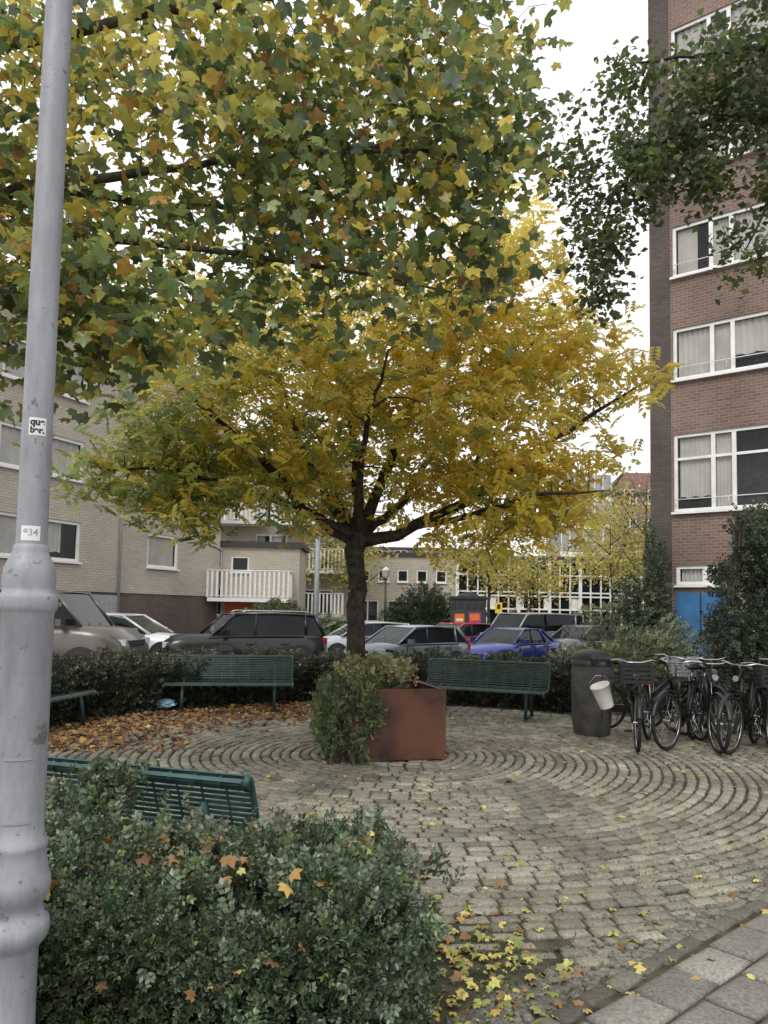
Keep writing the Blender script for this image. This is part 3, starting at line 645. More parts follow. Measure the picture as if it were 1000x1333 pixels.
# ------------------------------------------------------------------ benches
def bench(name,x,y,yaw,L=1.95,mat='bench'):
    mb=MB()
    prof=[(-.36,.80),(-.385,.83),(-.37,.855),(-.34,.84),(-.315,.78),(-.285,.70),(-.255,.62),(-.225,.54),(-.185,.475),(-.12,.445),(-.04,.44),(.04,.445),(.12,.455),(.18,.455),(.225,.43),(.235,.39)]
    pts=[Vector((0,p[0],p[1])) for p in prof]
    dens=[]
    for i in range(len(pts)-1):
        q=max(1,round((pts[i+1]-pts[i]).length/.034))
        for j in range(q): dens.append((pts[i].lerp(pts[i+1],j/q),(pts[i+1]-pts[i]).normalized()))
    for p,d in dens:
        R=Matrix(((1,0,0),(0,d.y,-d.z),(0,d.z,d.y)))
        mb.box(p,(L-.04,.018,.007),mat,R)
    nr=14
    for i in range(nr+1):
        xx=-L/2+L*i/nr; rr=.018 if i in(0,nr) else .006
        mb.tube([(xx,p[0],p[1]-.008) for p in prof],rr,mat,6)
    for xx in(-L*.36,L*.36):
        mb.tube([(xx,-.30,.70),(xx,-.22,.46),(xx,.16,.425)],.022,mat,6)
        mb.tube([(xx,-.20,.45),(xx,-.24,.25),(xx,-.30,.03)],.028,mat,8)
        mb.tube([(xx,.14,.42),(xx,.17,.22),(xx,.20,.03)],.026,mat,8)
        mb.tube([(xx,-.33,.045),(xx,.25,.045)],.018,mat,6)
    return mb.build(name,(x,y,.02),yaw)
bench('park_bench',-2.38,12.15,math.pi+RAD(8),1.95)
bench('park_bench',1.58,12.05,math.pi-RAD(22),1.95)
bench('park_bench',-4.25,9.7,RAD(-90-8),1.95)
bench('park_bench',-1.40,4.25,RAD(-18),1.9,'bench_near')

# ------------------------------------------------------------------ bin, bucket, bag
b=MB()
b.lathe([(.235,.0),(.24,.03),(.262,.20),(.272,.6),(.268,.88),(.262,.93)],(0,0,0),'bin',32)
b.lathe([(.275,.925),(.282,.94),(.282,.985),(.27,1.0)],(0,0,0),'bin',32)
b.lathe([(.272,1.0),(.262,1.05),(.22,1.10),(.13,1.135),(.02,1.145)],(0,0,0),'trim',32)
b.box((0,-.262,.985),(.30,.03,.075),'black'); b.box((0,-.268,.55),(.012,.012,.6),'trim'); b.box((.1,-.262,.72),(.05,.02,.05),'chrome')
b.box((0.0,-.245,1.04),(.32,.04,.03),'bin')
b.build('litter_bin',(2.86,10.55,.03),RAD(15))
b=MB(); b.lathe([(.085,0),(.10,.14),(.115,.27),(.122,.275),(.122,.29),(.108,.29),(.08,.02)],(0,0,0),'bucket',24)
b.tube([(-.12,0,.27),(-.11,0,.36),(0,0,.42),(.11,0,.36),(.12,0,.27)],.003,'chrome',5)
o=b.build('plastic_bucket',(2.78,9.55,.52),0); o.rotation_euler=(.15,RAD(-22),0)
b=MB(); vs=[];K=12
for i in range(7):
    for j in range(K):
        a=6.283*j/K; r=.15*math.sin(math.pi*(i+.3)/7)*(1+random.uniform(-.25,.25)); vs.append((r*1.2*math.cos(a),r*math.sin(a),.02+.026*i+random.uniform(-.01,.01)))
fs=[(i*K+j,i*K+(j+1)%K,(i+1)*K+(j+1)%K,(i+1)*K+j) for i in range(6) for j in range(K)]+[tuple(range(6*K,7*K))]
b.add(vs,fs,'bag'); b.build('plastic_bag',(-3.35,12.0,.04))

# ------------------------------------------------------------------ bicycles
def bicycle(x,y,yaw,col='black',lean=4,crate=None,steer=12,opafiets=True):
    mb=MB(); rw=.34
    def wheel(cx,T):
        old=mb.T; mb.T=T
        K=36
        mb.tube([(cx+rw*math.cos(2*math.pi*i/K)*.95,0,rw+.95*rw*math.sin(2*math.pi*i/K)) for i in range(K)],.022,'rubber',7,closed=True)
        mb.tube([(cx+.90*rw*math.cos(2*math.pi*i/K),0,rw+.90*rw*math.sin(2*math.pi*i/K)) for i in range(K)],.008,'chrome',5,closed=True)
        for i in range(18):
            a=2*math.pi*i/18; mb.tube([(cx,.03*(-1)**i,rw),(cx+.9*rw*math.cos(a+.1),0,rw+.9*rw*math.sin(a+.1))],.0016,'chrome',3,cap=False)
        mb.lathe([(.022,-.045),(.022,.045)],(cx,0,rw),'chrome',10,axis='y')
        pts=[(cx+1.1*rw*math.cos(RAD(a)),0,rw+1.1*rw*math.sin(RAD(a))) for a in range(15 if cx>0 else 5,176 if cx<0 else 160,9)]
        vs=[];fs=[]
        for p in pts:
            d=(Vector(p)-Vector((cx,0,rw))).normalized()
            for yy,dr in((-.028,-.014),(-.015,0),(.015,0),(.028,-.014)): vs.append((p[0]+d.x*dr,yy,p[2]+d.z*dr))
        for i in range(len(pts)-1):
            for q in range(3): o_=i*4+q; fs.append((o_,o_+1,o_+5,o_+4))
        mb.add(vs,fs,col,True); mb.T=old
    I=Matrix.Identity(4)
    wheel(-.55,I)
    hx=.36
    st=Matrix.Translation((hx,0,0))@Matrix.Rotation(RAD(steer),4,Vector((-.3,0,1)).normalized())@Matrix.Translation((-hx,0,0))
    wheel(.55,st)
    bb=(-.08,0,.30); hd=(.385,0,.62); ht=(.335,0,.86); sx=(-.24,0,.80)
    t=.018
    mb.tube([bb,hd],t*1.1,col,8); mb.tube([bb,sx],t,col,8); mb.tube([hd,ht],t*1.2,col,8)
    if opafiets: mb.tube([(-.225,0,.77),(.345,0,.82)],t,col,8)
    else: mb.tube([(-.14,0,.45),(.1,0,.52),(.355,0,.76)],t,col,8)
    for s_ in(-1,1):
        mb.tube([(bb[0],.02*s_,bb[2]),(-.55,.06*s_,rw)],.009,col,6); mb.tube([(-.235,.015*s_,.74),(-.55,.06*s_,rw)],.008,col,6)
        mb.tube([(-.55,.06*s_,rw),(-.58,.07*s_,.74)],.006,'chrome',5)
    for s_ in(-.06,-.02,.02,.06): mb.tube([(-.28,s_,.74),(-.86,s_,.74)],.006,'black',5)
    mb.tube([(-.86,-.07,.74),(-.86,.07,.74)],.006,'black',5)
    mb.box((-.90,0,.66),(.02,.07,.05),'taillight')
    mb.tube([sx,(-.27,0,.93)],.013,'chrome',6)
    vs=[];fs=[]; sec=[(-.42,.07,.02),(-.38,.105,.045),(-.30,.11,.05),(-.22,.07,.045),(-.12,.032,.035),(-.06,.02,.015)]
    for xx,w,h in sec:
        for a in range(8): th=a*math.pi/4; vs.append((xx,w*math.cos(th),.965+h*math.sin(th)*(1 if math.sin(th)>0 else .8)))
    for i in range(len(sec)-1):
        for a in range(8): fs.append((i*8+a,i*8+(a+1)%8,(i+1)*8+(a+1)%8,(i+1)*8+a))
    fs+= [tuple(range(8)),tuple(range(40,48))]
    mb.add(vs,fs,'black',True)
    mb.box((-.31,-.045,.325),(.56,.02,.10),'black'); mb.lathe([(.10,-.055),(.10,-.035)],(bb[0],0,bb[2]),'black',16,axis='y')
    mb.tube([(bb[0],-.08,bb[2]),(.03,-.09,.18)],.009,'chrome',5); mb.box((.03,-.14,.18),(.09,.09,.022),'rubber')
    mb.tube([(bb[0],.08,bb[2]),(-.19,.09,.42)],.009,'chrome',5); mb.box((-.19,.14,.42),(.09,.09,.022),'rubber')
    mb.tube([(-.30,.04,.30),(-.38,.20,.02)],.009,'chrome',5)
    mb.T=st
    for s_ in(-1,1): mb.tube([(.385,.035*s_,.64),(.43,.05*s_,.5),(.55,.05*s_,rw)],.010,col,6)
    mb.tube([(.385,-.04,.645),(.385,.04,.645)],.014,col,6)
    mb.tube([ht,(.315,0,1.0),(.36,0,1.03)],.012,'chrome',6)
    mb.tube([(.12,-.30,1.03),(.20,-.285,1.05),(.32,-.2,1.07),(.37,-.08,1.04),(.37,.08,1.04),(.32,.2,1.07),(.20,.285,1.05),(.12,.30,1.03)],.010,'chrome',7)
    for s_ in(-1,1): mb.tube([(.08,.304*s_,1.022),(.21,.284*s_,1.05)],.018,'rubber',7)
    mb.lathe([(.012,-.06),(.035,-.03),(.04,.0),(.036,.01)],(.44,0,.88),'chrome',14,axis='x'); mb.tube([(.35,0,.86),(.42,0,.88)],.008,'black',5)
    if crate:
        cx_,cz=.50,.98; w,d,h=.36,.30,.22
        mb.T=st@Matrix.Translation((cx_,0,cz-.06))
        for s_ in(-1,1):
            for k in range(5): mb.box((0,s_*w/2,-h/2+.02+k*h/4.4),(d,.008,.028),crate); mb.box((s_*d/2,0,-h/2+.02+k*h/4.4),(.008,w-.01,.028),crate)
            for k in(-1,0,1): mb.box((k*d*.45,s_*(w/2+.006),0),(.02,.008,h),crate); mb.box((s_*(d/2+.006),k*w*.45,0),(.008,.02,h),crate)
        mb.box((0,0,-h/2),(d,w,.01),crate)
        mb.T=st; mb.tube([(.50,.1,.86),(.55,.06,.34)],.006,'black',5); mb.tube([(.50,-.1,.86),(.55,-.06,.34)],.006,'black',5)
    mb.T=Matrix.Identity(4)
    o=mb.build('bicycle',(x,y,.035),yaw); o.rotation_euler=(RAD(lean),0,yaw); return o
bicycle(3.25,9.70,RAD(-118),'black',5,'black',15)
bicycle(3.80,9.80,RAD(-125),'black',-4,None,-14)
bicycle(3.62,10.75,RAD(-20),'black',5,'grey',10,False)
bicycle(4.15,9.75,RAD(-112),'black',5,None,20)
bicycle(4.48,9.60,RAD(-128),'black',-5,None,-10,False)
bicycle(4.78,9.55,RAD(-116),'black',5,'black',18)
bicycle(5.10,9.35,RAD(-124),'black',-3,None,-8)
bicycle(4.5,10.7,RAD(-100),'black',4,None,10)
bicycle(4.05,10.7,RAD(-70),'black',-4,None,-20,False)
bicycle(5.2,10.2,RAD(-115),'black',-4,'black',0)
bicycle(.05,10.35,RAD(-105),'grey',6,None,-25)

# ------------------------------------------------------------------ cars
def parked_car(name,x,y,yaw,paint,kind='sedan'):
    K=dict(sedan=dict(L=4.6,W=1.82,H=1.43,belt=.93,hood=.74,gh=(-1.75,-.95,.25,1.05),trunk=.98,r=.33),
           suv=dict(L=4.3,W=1.84,H=1.66,belt=1.07,hood=.98,gh=(-2.05,-1.8,.35,.95),trunk=1.07,r=.36),
           hatch=dict(L=4.15,W=1.78,H=1.5,belt=.97,hood=.80,gh=(-1.95,-1.55,.25,1.1),trunk=.97,r=.32),
           van=dict(L=4.9,W=1.92,H=1.96,belt=1.20,hood=1.02,gh=(-2.40,-2.32,.95,1.55),trunk=1.2,r=.34))[kind]
    mb=MB(); L,W,H,belt,hood,r=K['L'],K['W'],K['H'],K['belt'],K['hood'],K['r']; h=L/2; w=W/2; g=K['gh']; zb=.22
    st=[(-h,.50,.72,.80),(-h+.04,.34,K['trunk']-.12,.90),(-h+.18,.26,K['trunk'],.955),(g[0]+.05 if g[0]+.05>-h+.2 else -h+.22,zb,K['trunk'],.98),(g[0]+.6,zb,belt+.01,1),(-.4,zb,belt,1),(.4,zb,belt-.01,1),(g[3]-.3,zb,belt-.01,1),(g[3]+.05,zb,belt-.03,.99),((g[3]+h)/2+.1,zb,(belt+hood)/2,.975),(h-.28,.24,hood,.93),(h-.10,.27,hood-.10,.86),(h-.02,.33,hood-.22,.78),(h,.42,.55,.70)]
    vs=[];fs=[];NP=12
    for (xx,b_,t_,f_) in st:
        ww=w*f_; half=[(.0,b_),(ww*.88,b_),(ww*.97,b_+.10*(t_-b_)),(ww,b_+.45*(t_-b_)),(ww*.975,b_+.80*(t_-b_)),(ww*.90,t_-.01),(0,t_+.025)]
        ring=half+[(-p[0],p[1]) for p in half[-2:0:-1]]
        vs+=[(xx,p[0],p[1]) for p in ring]
    for i in range(len(st)-1):
        for j in range(NP): fs.append((i*NP+j,i*NP+(j+1)%NP,(i+1)*NP+(j+1)%NP,(i+1)*NP+j))
    fs+=[tuple(range(NP))[::-1],tuple(range((len(st)-1)*NP,len(st)*NP))]
    mb.add(vs,fs,paint,True)
    bw=w*.915; tw=w*(.74 if kind!='van' else .84); zt=H-.045; zbt=belt-.03
    B=[(g[0],zbt),(g[3],zbt-.02)]; T_=[(g[1],zt-.03),((g[1]+g[2])/2,zt),(g[2],zt-.02)]
    vs=[]
    for s_ in(-1,1):
        vs+=[(B[0][0],s_*bw*.95,B[0][1]),(B[1][0],s_*bw*.93,B[1][1])]+[(p[0],s_*tw,p[1]) for p in T_]
    mb.add(vs,[(0,1,4,3,2),(5,7,8,9,6)],'darkglass'); mb.add(vs,[(1,6,9,4),(0,2,7,5)],'darkglass')
    xs=[g[1]-.04,g[1]+.25,(g[1]+g[2])/2,g[2]-.2,g[2]+.04]; zs=[zt-.035,zt+.005,zt+.045,zt+.02,zt-.03]; rv=[];rf=[]
    for xx,zz in zip(xs,zs):
        for q in(-1.04,-.96,-.5,0,.5,.96,1.04): rv.append((xx,q*tw,zz-.03*abs(q)**3-(.03 if abs(q)>1 else 0)))
    for i in range(4):
        for j in range(6): o_=i*7+j; rf.append((o_,o_+1,o_+8,o_+7))
    mb.add(rv,rf,paint,True)
    for s_ in(-1,1):
        def P_(x_,z_,bot): return (x_,s_*(bw*.945 if bot else tw*1.005),z_)
        mb.tube([P_(B[1][0],zbt,1),P_(g[2],zt-.02,0)],.034,paint,6)
        mb.tube([P_(B[0][0],zbt,1),P_(g[1],zt-.03,0)],.05,paint,6)
        mb.tube([P_(-.15,zbt,1),P_(-.2,zt,0)],.03,'trim',6)
        xq=g[0]+.62 if kind!='sedan' else g[0]+.75
        mb.tube([P_(xq-.1,zbt,1),P_(max(g[1]+.12,xq-.1),zt-.02,0)],.04,paint,6)
        mb.tube([P_(g[1],zt-.03,0),P_((g[1]+g[2])/2,zt,0),P_(g[2],zt-.02,0)],.03,paint,6)
        if kind=='suv': mb.tube([(g[1]+.1,s_*tw*.93,zt+.03),(g[1]+.2,s_*tw*.93,zt+.07),(g[2]-.3,s_*tw*.93,zt+.07),(g[2]-.15,s_*tw*.93,zt+.02)],.016,'chrome',6)
        mb.box((-.2,s_*w*.935,belt-.035),(g[3]-g[0]-.5,.03,.018),'trim')
        mb.box((0,s_*w*.955,zb+.045),(L*.52,.06,.11),'trim')
        for sx in(-1.05,-.15,.82): mb.box((sx,s_*(w*.993),.64),(.012,.02,.5),'trim')
        for sx in(-.85,.05): mb.box((sx-.05,s_*(w*.992),.83),(.18,.04,.025),paint)
        mb.box((g[3]-.35,s_*(w+.09),belt+.06),(.12,.19,.13),paint); mb.box((g[3]-.415,s_*(w+.09),belt+.06),(.006,.15,.10),'chrome')
        mb.box((h-.14,s_*w*.63,hood-.17),(.20,w*.32,.13),'headlight',Matrix.Rotation(-s_*.35,3,'Z'))
        mb.box((h-.085,s_*w*.62,.40),(.10,w*.22,.07),'headlight')
        mb.box((-h+.09,s_*w*.76,K['trunk']-.16),(.12,w*.28,.17 if kind!='van' else .4),'taillight')
        for wx in(-h+.80,h-.84):
            mb.lathe([(r+.075,0),(r+.075,.012)],(wx,s_*(w*.985)-(.012 if s_<0 else 0)+s_*.004,r+.01),'trim',24,axis='y')
            y0=s_*(w-.19); y1=s_*(w+.018)
            mb.lathe([(r*.6,y0),(r*.97,y0),(r,y0+s_*.03),(r,y1-s_*.025),(r*.95,y1),(r*.68,y1+s_*.002)],(wx,0,r),'rubber',24,axis='y',caps=False)
            mb.lathe([(r*.69,y1-s_*.03),(r*.69,y1-s_*.002),(r*.64,y1+s_*.001),(r*.62,y1-s_*.03)],(wx,0,r),'chrome',24,axis='y',caps=False)
            mb.lathe([(r*.66,y1-s_*.04),(r*.66,y1-s_*.035)],(wx,0,r),'trim',24,axis='y')
            for q in range(5):
                a=q*1.2566; mb.tube([(wx,y1-s_*.012,r),(wx+.64*r*math.cos(a),y1-s_*.01,r+.64*r*math.sin(a))],[.03,.022],'grey',5)
            mb.lathe([(.05,y1-s_*.02),(.045,y1-s_*.002)],(wx,0,r),'grey',12,axis='y')
    mb.box((h-.03,0,hood-.20),(.07,w*.85,.13),'trim'); mb.box((h-.035,0,.37),(.10,w*1.1,.12),'trim'); mb.box((h+.0,0,hood-.2),(.02,.12,.09),'chrome')
    mb.box((-h+.05,0,.36),(.12,w*1.5,.14),'trim')
    mb.box((h+.012,0,.50),(.02,.50,.11),'yellow'); mb.box((-h-.005,0,.66),(.02,.50,.11),'yellow')
    for k in(-.28,.28): mb.tube([(g[3]-.02,k-.1,belt+.0),(g[3]-.25,k+.25,belt+.16)],.007,'trim',4)
    return mb.build(name,(x,y,gz(x,y)+.02),yaw)
cp_taupe=carpaint('taupe',(.105,.095,.082),.3); cp_white=carpaint('white',(.62,.63,.64)); cp_black=carpaint('black',(.008,.009,.010),.4); cp_grey=carpaint('blue_grey',(.11,.13,.145))
cp_red=carpaint('red',(.45,.012,.018)); cp_blue=carpaint('blue',(.004,.020,.20),.4); cp_silver=carpaint('silver',(.36,.37,.38)); cp_light=carpaint('light_silver',(.45,.49,.53))
parked_car('parked_van',-7.75,16.9,RAD(-3),cp_taupe,'van')
parked_car('parked_car',-6.9,20.6,RAD(-6),cp_white,'sedan')
parked_car('parked_suv',-3.75,20.6,RAD(180+24),cp_black,'suv')
parked_car('parked_car',-.75,29.0,RAD(180+20),cp_light,'hatch')
parked_car('parked_car',.75,23.8,RAD(180+42),cp_grey,'hatch')
parked_car('parked_car',3.0,31.5,RAD(180+40),cp_red,'hatch')
parked_car('parked_car',4.35,26.4,RAD(180+50),cp_blue,'sedan')
parked_car('parked_van',6.1,32.0,RAD(180+35),cp_silver,'van')
parked_car('parked_car',8.0,31.0,RAD(180+40),cp_grey,'hatch')

# ------------------------------------------------------------------ buildings
def facade(parts,u0,u1,z0,z1,wins,mat,y=0,depth=.12,frame=.07,curtain=False,glass='glass'):
    us=sorted(set([u0,u1]+[w[0] for w in wins]+[w[1] for w in wins])); zs=sorted(set([z0,z1]+[w[2] for w in wins]+[w[3] for w in wins]))
    wl=parts['walls']
    for i in range(len(us)-1):
        for j in range(len(zs)-1):
            cu,cz=(us[i]+us[i+1])/2,(zs[j]+zs[j+1])/2
            if any(w[0]<cu<w[1] and w[2]<cz<w[3] for w in wins): continue
            wl.add([(us[i],y,zs[j]),(us[i+1],y,zs[j]),(us[i+1],y,zs[j+1]),(us[i],y,zs[j+1])],[(0,1,2,3)],mat)
    fr=parts['windows']
    for w in wins:
        a,b_,c,d=w[:4]; vs_=w[4] if len(w)>4 else []; hs=w[5] if len(w)>5 else []
        D=y+depth+.12
        wl.add([(a,y,c),(a,D,c),(a,D,d),(a,y,d)],[(0,1,2,3)],mat); wl.add([(b_,y,c),(b_,y,d),(b_,D,d),(b_,D,c)],[(0,1,2,3)],mat)
        wl.add([(a,y,d),(a,D,d),(b_,D,d),(b_,y,d)],[(0,1,2,3)],mat); wl.add([(a,y,c),(b_,y,c),(b_,D,c),(a,D,c)],[(0,1,2,3)],mat)
        yf=y+depth-.03; t=.06
        fr.box(((a+b_)/2,yf,c+frame/2),(b_-a,t,frame),'white'); fr.box(((a+b_)/2,yf,d-frame/2),(b_-a,t,frame),'white')
        for uu in(a+frame/2,b_-frame/2): fr.box((uu,yf,(c+d)/2),(frame,t-.004,d-c-2*frame),'white')
        for uu in vs_: fr.box((uu,yf,(c+d)/2),(frame*1.2,t-.004,d-c-2*frame),'white')
        for hz_ in hs: fr.box(((a+b_)/2,yf+.002,hz_),(b_-a-2*frame,t-.01,frame*.8),'white')
        fr.box(((a+b_)/2,y-.03,c-.035),(b_-a+.08,.16,.06),'white')
        fr.add([(a,y+depth,c),(b_,y+depth,c),(b_,y+depth,d),(a,y+depth,d)],[(0,1,2,3)],glass)
        if glass=='glass':
            fr.add([(a-.0,D+.5,c-.1),(b_,D+.5,c-.1),(b_,D+.5,d+.1),(a,D+.5,d+.1)],[(0,1,2,3)],'interior')
            if curtain:
                segs=[a+frame]+list(vs_)+[b_-frame]
                for q in range(len(segs)-1):
                    if random.random()<.08: continue
                    ca,cb_=segs[q]+.03,segs[q+1]-.03
                    if random.random()<.35: cb_=ca+(cb_-ca)*random.uniform(.55,.8)
                    K=24; vs=[];fs=[]; zd=c+.05 if random.random()<.7 else c+(d-c)*random.uniform(.15,.4); fq=random.uniform(1.3,2.3); ph=random.uniform(0,6)
                    for k in range(K+1):
                        uu=ca+(cb_-ca)*k/K; yy=y+depth+.05+.022*math.sin(k*fq+ph)
                        vs+= [(uu,yy,zd+.02*math.sin(k*.7)),(uu,yy,d-.08)]
                    for k in range(K): fs.append((2*k,2*k+2,2*k+3,2*k+1))
                    fr.add(vs,fs,'curtain',True)
def shell(parts,u0,u1,z0,z1,dep,mat,y=0,roofmat='roof',over=.15):
    wl=parts['walls']
    wl.add([(u0,y,z0),(u0,y+dep,z0),(u0,y+dep,z1),(u0,y,z1)],[(3,2,1,0)],mat); wl.add([(u1,y,z0),(u1,y+dep,z0),(u1,y+dep,z1),(u1,y,z1)],[(0,1,2,3)],mat)
    wl.add([(u0,y+dep,z0),(u1,y+dep,z0),(u1,y+dep,z1),(u0,y+dep,z1)],[(3,2,1,0)],mat)
    parts['roof'].box(((u0+u1)/2,y+dep/2,z1+.12),(u1-u0+2*over,dep+2*over,.24),roofmat)
def newparts(): return {k:MB() for k in('walls','windows','roof','details')}
def finish(name,parts,loc,yaw):
    e=empty(name,loc,yaw)
    for k,m in parts.items():
        if m.v: m.build(k,parent=e)
    return e
p=newparts(); W_=[]
for st_ in range(5):
    for k in range(4):
        u=.06+k*4.2
        if st_==0: W_.append((u,u+2.75,4.35,6.4,[u+.98,u+1.48],[5.75]))
        else: W_.append((u,u+2.75,5.05+2.8*st_,6.45+2.8*st_,[u+.98,u+1.48],[]))
W_.append((.1,1.5,2.45,2.95,[.8],[])); W_.append((4.3,5.8,2.45,2.95,[5.0],[]))
facade(p,0,17,-.5,20,W_,'brick_brown',depth=.10,frame=.085,curtain=True); shell(p,0,17,-.5,20,9,'brick_brown')
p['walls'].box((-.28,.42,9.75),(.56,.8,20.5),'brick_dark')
for st_ in range(5):
    for k in range(4):
        u=.06+k*4.2; z=(4.35 if st_==0 else 5.05+2.8*st_)+.32
        p['details'].tube([(u+.05,-.06,z),(u+2.7,-.06,z)],.012,'white',5)
        for q in(0.05,1.35,2.7): p['details'].tube([(u+q,-.06,z),(u+q,.02,z-.2)],.01,'white',4)
p['details'].box((.72,-.02,1.1),(1.25,.05,2.3),'blue'); p['details'].box((.72,-.05,1.1),(.03,.02,2.3),'trim')
p['details'].box((4.9,-.02,1.1),(1.25,.05,2.3),'blue'); p['details'].box((2.6,-.02,1.05),(2.0,.04,2.2),'concrete')
finish('brick_apartment_block',p,(7.52,20,0),math.atan2(-.62,.787))
p=newparts(); W_=[]
for st_ in range(3):
    z=3.07+2.75*st_
    W_+= [(2.0,4.9,z,z+1.35,[3.4],[]),(6.45,9.85,z,z+1.35,[8.1],[]),(13.2,15.0,z+.05,z+1.35,[],[])]
facade(p,0,17.8,2.1,11.3,W_,'brick_beige',depth=.1,frame=.10,curtain=True); shell(p,0,17.8,2.1,11.3,9,'brick_beige',over=.35)
p['walls'].box((8.9,4.52,.8),(17.75,8.95,2.6),'brick_purple')
p['details'].box((8.9,-.25,11.2),(18.3,.35,.3),'white')
for uu in(3,6.5,10.5): p['details'].box((uu,.0,1.0),(2.3,.12,2.0),'grey')
for uu in(5.3,11.7): p['details'].tube([(uu,-.06,0),(uu,-.06,11.2)],.045,'grey',8)
finish('beige_apartment_block',p,(-14.3,17,0),math.atan2(.915,.403))
def balcony(mb,u0,u1,z,y0,y1,h=1.1):
    mb.box(((u0+u1)/2,(y0+y1)/2,z-.08),(u1-u0,y1-y0,.16),'white')
    def rail(a,b):
        a,b=Vector(a),Vector(b); L=(b-a).length; n=int(L/.19)
        mb.tube([a+Vector((0,0,h)),b+Vector((0,0,h))],.03,'white',6); mb.tube([a+Vector((0,0,.08)),b+Vector((0,0,.08))],.02,'white',5)
        for k in range(n+1):
            q=a.lerp(b,k/n); mb.box((q.x,q.y,q.z+h/2),(.08,.03,h-.04) if abs(b.x-a.x)>abs(b.y-a.y) else (.03,.08,h-.04),'white')
    rail((u0,y0,z),(u1,y0,z)); rail((u0,y0,z),(u0,y1,z)); rail((u1,y0,z),(u1,y1,z))
p=newparts(); W_=[]
for st_ in range(3):
    z=1.6+2.5*st_-.4
    for k in range(3): W_.append((.6+k*2.5,2.3+k*2.5,z,z+1.9 if k%2 else z+1.5,[1.4+k*2.5],[]))
facade(p,0,8.2,-.5,9.4,W_,'brick_beige',depth=.1,frame=.09,curtain=True); shell(p,0,8.2,-.5,9.4,8,'brick_beige')
for (a,b_,z) in((.4,3.6,3.65),(4.2,7.9,3.65),(4.2,7.9,1.35),(.4,3.6,6.15),(4.2,7.9,6.15)): balcony(p['details'],a,b_,z,-1.4,-.01)
finish('balcony_apartment_wing',p,(-10.0,41,0),0)
p=newparts()
facade(p,0,3.4,-.3,4.3,[(.4,1.2,3.2,3.9,[],[])],'brick_beige',depth=.1,frame=.08); shell(p,0,3.4,-.3,4.3,3,'brick_beige')
balcony(p['details'],-.3,3.1,2.05,-1.3,-.01,1.15); p['details'].box((.75,-.03,.85),(1.1,.06,2.1),'door_orange'); p['details'].box((2.35,-.03,.9),(1.1,.05,1.6),'grey')
finish('balcony_stair_house',p,(-7.1,33.6,0),0)
p=newparts(); W_=[(.6+1.25*k,1.3+1.25*k,3.5,4.3,[],[]) for k in range(5)]+[(.5+2*k,1.9+2*k,.9,2.3,[1.2+2*k],[]) for k in range(3)]
facade(p,0,7,-.5,5.2,W_,'brick_beige',depth=.08,frame=.08); shell(p,0,7,-.5,5.2,8,'brick_beige'); finish('low_beige_building',p,(-2.2,50,0),0)
p=newparts()
p['walls'].box((6,4.1,2.3),(12,8,5.6),'darkglass'); p['walls'].box((6,.02,-.1),(12,.2,1.6),'brick_purple')
for k in range(19): p['windows'].box((12*k/18,-.06,2.9),(.09 if k%3 else .20,.12,4.6),'white')
for z in(.75,1.9,2.75,3.0,4.1,5.15): p['windows'].box((6,-.065,z),(12.2,.10,.10 if z!=5.15 else .3),'white')
for k in range(9):
    if k%2==0: p['details'].box((.66*k*1.36+.5,.0,2.3),(.5,.05,.7),'curtain')
p['roof'].box((6,4,5.25),(12.5,8.6,.2),'roof')
finish('school_building',p,(4.8,50,0),0)
p=newparts(); W_=[]
for st_ in range(5):
    for k in range(4): W_.append((1+k*2.4,2.3+k*2.4,1.5+st_*2.8,3.0+st_*2.8,[1.65+k*2.4],[]))
facade(p,0,11,-.5,13.6,W_,'brick_red',depth=.1,frame=.1); shell(p,0,11,-.5,13.6,9,'brick_red')
p['roof'].add([(0,-.01,13.85),(11,-.01,13.85),(11,9,13.85),(0,9,13.85),(1.8,3,16.4),(9,3,16.4)],[(0,1,5,4),(1,2,5),(2,3,4,5),(3,0,4)],'tile')
for k in range(5):
    p['details'].box((-2.6,.5,2.0+2.8*k),(5.2,.1,.5),'white'); p['details'].box((-2.6,.47,3.4+2.8*k),(5.1,.05,2.1),'grey')
    for q in range(7): p['details'].box((-5.1+q*.83,.42,3.4+2.8*k),(.09,.06,2.2),'white')
p['details'].box((-2.6,4,6.8),(5.2,6.8,14.4),'concrete')
finish('red_brick_building',p,(22.8,76,0),0)
for (nm,x,y,wd,ht,mt) in(('terrace_row',-60,95,40,11,'brick_beige'),('terrace_row',-18,92,30,9,'brick_red'),('terrace_row',42,88,40,13,'brick_brown')):
    p=newparts(); W_=[(1.2+3*k,2.8+3*k,1.3+3*s_,2.9+3*s_,[2+3*k],[]) for k in range(int(wd/3)-1) for s_ in range(int(ht/3))]
    facade(p,0,wd,-.5,ht,W_,mt,depth=.1,frame=.1,glass='darkglass'); shell(p,0,wd,-.5,ht,9,mt); finish(nm,p,(x,y,0),0)

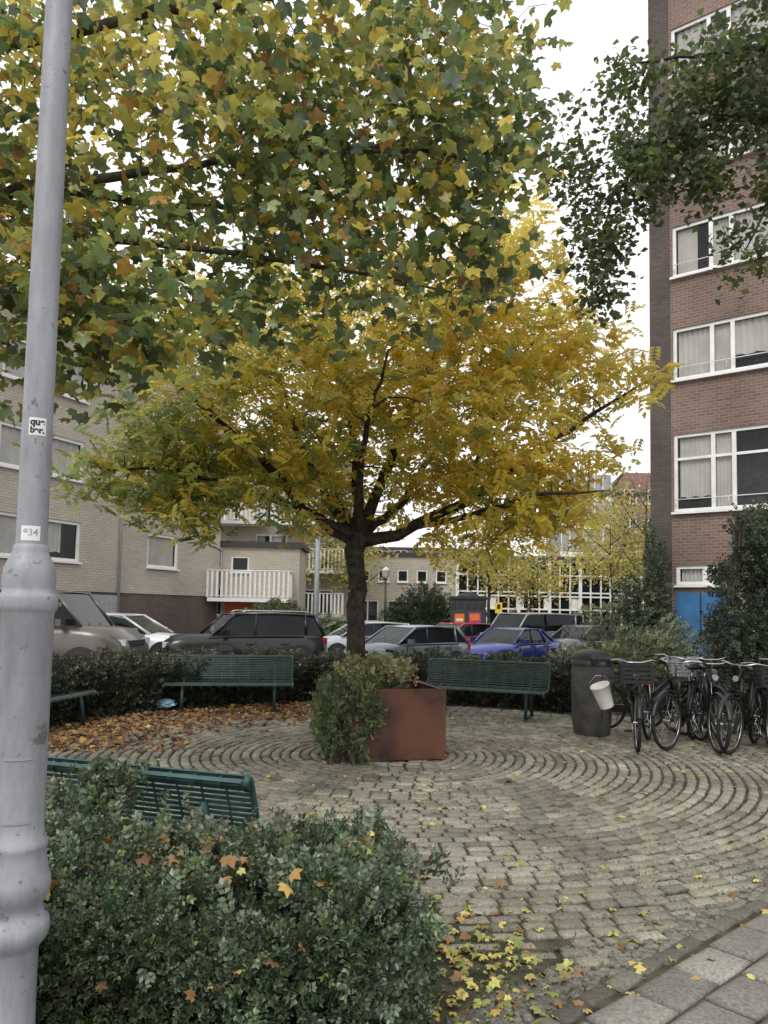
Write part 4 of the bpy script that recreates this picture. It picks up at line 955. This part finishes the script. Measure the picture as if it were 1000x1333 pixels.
b=MB(); b.box((0,0,1.25),(1.5,1.3,2.5),'kiosk'); b.box((0,0,2.56),(1.66,1.46,.12),'trim'); b.lathe([(.5,0),(.42,.1),(.1,.2)],(0,0,2.62),'trim',16)
b.box((-.36,-.66,1.55),(.42,.02,.62),'orange'); b.box((.3,-.66,1.55),(.5,.02,.75),'magenta'); b.box((.3,-.675,1.72),(.40,.012,.28),'orange'); b.box((-.36,-.675,1.6),(.3,.012,.1),'white'); b.box((.3,-.69,1.4),(.3,.01,.1),'yellow'); b.box((.3,-.66,.85),(.5,.02,.3),'orange')
for k in range(5): b.box((-.6+.3*k,-.66,2.2),(.2,.02,.25),'trim')
b.build('poster_kiosk',(3.75,34.0,gz(3.7,34.0)),RAD(-6))
b=MB(); b.tube([(0,0,0),(0,0,2.5)],.035,'grey',8); b.box((0,-.045,2.15),(.30,.02,.45),'yellow'); b.box((0,-.06,2.2),(.14,.008,.2),'trim'); b.build('traffic_sign',(4.95,33.0,gz(4.9,33)),0)
b=MB(); b.tube([(0,0,0),(0,0,5.4)],[.10,.08],'grey',10); b.tube([(0,0,5.35),(.3,0,5.6),(1.0,0,5.65)],.04,'grey',6); b.box((1.1,0,5.62),(.6,.2,.12),'grey'); b.box((0,-.1,1.2),(.22,.1,.5),'grey')
b.build('street_lamp',(-2.35,27,gz(-2.3,27)),0)
b=MB(); b.tube([(0,0,0),(0,0,3.4)],[.06,.045],'black',8); b.lathe([(.05,0),(.16,.1),(.2,.35),(.22,.37),(.05,.5),(.01,.55)],(0,0,3.4),'curtain',14); b.build('street_lamp',(.1,35,gz(.1,35)),0)

# ------------------------------------------------------------------ world, sun, camera
w=bpy.data.worlds.new('World'); sc.world=w; w.use_nodes=True; nt=w.node_tree; L=nt.links.new
bg=nt.nodes['Background']; sky=N(nt,'ShaderNodeTexSky',sky_type='NISHITA'); sky.sun_disc=False; sky.sun_elevation=RAD(48); sky.sun_rotation=RAD(200); sky.dust_density=3; sky.air_density=1
hs=N(nt,'ShaderNodeHueSaturation'); hs.inputs['Saturation'].default_value=.10; L(sky.outputs[0],hs.inputs['Color'])
mx=N(nt,'ShaderNodeMix',data_type='RGBA'); mx.inputs[0].default_value=.78; mx.inputs[7].default_value=(9.5,9.5,9.6,1); L(hs.outputs[0],mx.inputs[6])
L(mx.outputs[2],bg.inputs['Color']); bg.inputs['Strength'].default_value=.15
w.cycles.sampling_method='NONE'
sd=bpy.data.lights.new('sun','SUN'); sd.energy=1.5; sd.angle=RAD(20); sd.color=(1,.97,.92); so=bpy.data.objects.new('sun',sd); link(so)
so.rotation_euler=(RAD(42),0,RAD(-20))

cd=bpy.data.cameras.new('camera'); co=bpy.data.objects.new('camera',cd); link(co); sc.camera=co
cd.sensor_fit='VERTICAL'; cd.sensor_height=36; cd.sensor_width=27; cd.lens=27.0; cd.shift_y=.0435; cd.clip_end=2000; cd.clip_start=.05
co.matrix_world=Matrix.Translation((0,0,1.65))@Matrix.Rotation(RAD(94),4,'X')@Matrix.Rotation(RAD(1.1),4,'Z')
sc.view_settings.view_transform='Standard'; sc.view_settings.look='None'; sc.view_settings.exposure=0; sc.view_settings.gamma=1
